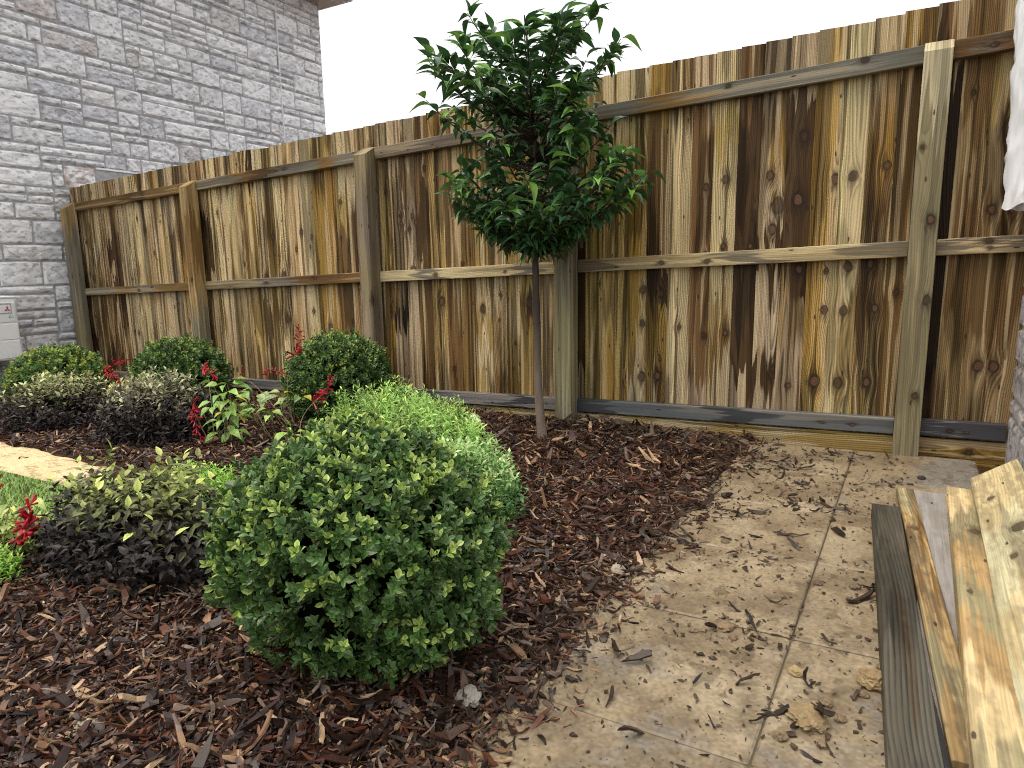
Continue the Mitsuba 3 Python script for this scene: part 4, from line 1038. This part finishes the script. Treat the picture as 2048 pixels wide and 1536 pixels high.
# ------------------------------------------------------------------ the young tree
def build_tree():
    r = np.random.default_rng(606)
    thing('young_tree', 'slim young evergreen tree with drooping glossy leaves in front of the fence', 'tree')
    Y = -.53
    base = np.array([-1.565, Y, -.07])
    trunk = spline([base, (-1.595, Y, .25), (-1.60, Y, .6), (-1.605, Y, .93), (-1.60, Y, 1.35), (-1.625, Y, 1.75), (-1.65, Y, 2.0)], 40)
    rad = np.interp(np.linspace(0, 1, 40), [0, .03, .1, .4, .55, .8, 1], [.034, .027, .022, .0175, .015, .008, .003])
    rad = rad * (1 + .10 * (meshkit.noise(np.stack([np.arange(40) * .9, np.zeros(40), np.zeros(40)], -1), 3) - .5))
    v, f = tube(trunk, rad, 12)
    n = meshkit.fbm(v * [30, 30, 16], 3, 4)
    low = np.clip((.62 - v[:, 2]) / .5, 0, 1)[:, None]
    c = (np.array([.045, .032, .024]) * (1 - low) + np.array([.20, .155, .12]) * low) * (.45 + 1.1 * n)[:, None]
    put('young_tree__trunk', colour_ply((v, f, np.clip(c, .01, .6)), 'stem_mat', smooth=True))
    # crown: branch tips spread through the outline
    def half(z):        # half widths left, right of the outline
        zs = [.90, 1.0, 1.12, 1.22, 1.38, 1.5, 1.65, 1.80, 1.90, 2.0, 2.08, 2.14]
        return np.interp(z, zs, [.06, .20, .40, .50, .44, .46, .58, .66, .58, .34, .12, .02]), np.interp(z, zs, [.04, .16, .42, .62, .46, .40, .46, .52, .46, .28, .09, .02])
    branches, LP, LD, LN, LS, LC = [], [], [], [], [], []
    nb = 158
    for i in range(nb):
        z1 = r.uniform(.97, 2.01) if i < 118 else r.uniform(.99, 1.36)
        hl, hr = half(z1)
        ph = i * 2.399 + r.normal(0, .3)
        ux, uy = math.cos(ph), math.sin(ph)
        reach = (hr if ux > 0 else hl) * (r.uniform(.68, 1.0) if i % 3 or i >= 118 else r.uniform(.22, .6))
        tip = np.array([-1.61 + ux * reach, Y + uy * reach * .82, z1])
        rise = (.06 + .42 * reach) * r.uniform(.8, 1.2)
        zb = max(.90, z1 - rise)
        tb = np.array([np.interp(zb, trunk[:, 2], trunk[:, 0]), Y, zb])
        mid = tb * .45 + tip * .55 + np.array([ux * .02, uy * .02, -.03])
        pth = spline([tb, mid, tip], 16)
        branches.append((pth, np.linspace(.0075 * (.5 + reach), .0016, 16)))
        tan = unit(np.gradient(pth, axis=0))
        nl = int(15 + 18 * reach)
        for k in range(nl):
            s = r.uniform(.30, 1.0) if k > 3 else 1.0 - .05 * k
            j = min(15, int(s * 15)); p = pth[j]
            side = unit(np.cross(tan[j], [0, 0, 1]) + 1e-3) * (1 if k % 2 else -1)
            out = unit(tan[j] * r.uniform(.3, .9) + side * r.uniform(.5, 1.1) + np.array([0, 0, r.uniform(-.55, .40) if z1 < 1.75 else r.uniform(-.2, .6)]) + r.normal(0, .2, 3))
            sz = r.uniform(.066, .104) * (.85 + .25 * (s > .9))
            LP.append(p + out * .008); LD.append(out); LN.append(unit(np.array([0, 0, 1.0]) + r.normal(0, .3, 3) + np.array([ux, uy, 0]) * .15)); LS.append(sz)
            new = (s > .85) and r.random() < .35
            cc = np.array([.15, .30, .06]) if new else np.array([.042, .105, .034])
            LC.append(cc * r.uniform(.7, 1.4) * np.array([1, 1, r.uniform(.8, 1.4)]))
    v, f, cs = [], [], []
    for pth, rr in branches:
        m = tube(pth, rr, 5)
        put('young_tree__branch', colour_ply((m[0], m[1], np.tile([[.040, .022, .018]], (len(m[0]), 1)) * r.uniform(.7, 1.3)), 'stem_mat'))
    LP, LD, LN, LS, LC = map(np.array, (LP, LD, LN, LS, LC))
    tms = [leaf_tm([.32, .5, .5, .36, .16], curl=cu, fold=fo, droop=.15) for cu, fo in ((.50, .4), (.72, .5), (.36, .35))]
    sc = screen(LP)
    big = np.argsort(-(LS / np.linalg.norm(LP - CAM, axis=1) * (1 + .25 * r.random(len(LP))) * (1 - .8 * (LP[:, 1] > Y))))
    ind = set(big[:300].tolist())
    restp = []
    for i in range(len(LP)):
        m = leaves(tms[i % 3], LP[i:i + 1], LD[i:i + 1], LN[i:i + 1], np.array([[LS[i], LS[i] * .40]]), LC[i:i + 1], 1.1)
        if i in ind:
            put('young_tree__leaf', colour_ply(m, 'leaf_mat', smooth=True))
        else:
            restp.append(m)
    put('young_tree__foliage', colour_ply(cat(restp), 'leaf_mat', smooth=True), kind='stuff')
    print('tree leaves', len(LP))


build_tree()
# end of a small irrigation pipe by the feathery mound
put('pipe_end__tube', ply(tube([[-2.10, -.40, .03], [-2.03, -.42, -.005]], .014, 12), 'pale_plastic_mat', smooth=40))
put('pipe_end__cap', ply(tube([[-2.029, -.4203, -.0055], [-1.99, -.431, -.022]], .013, 12), 'black_mat', smooth=40))
tag('pipe_end', 'grey pipe end with a black cap poking out of the mulch below the fence', 'pipe')

wood_tables()
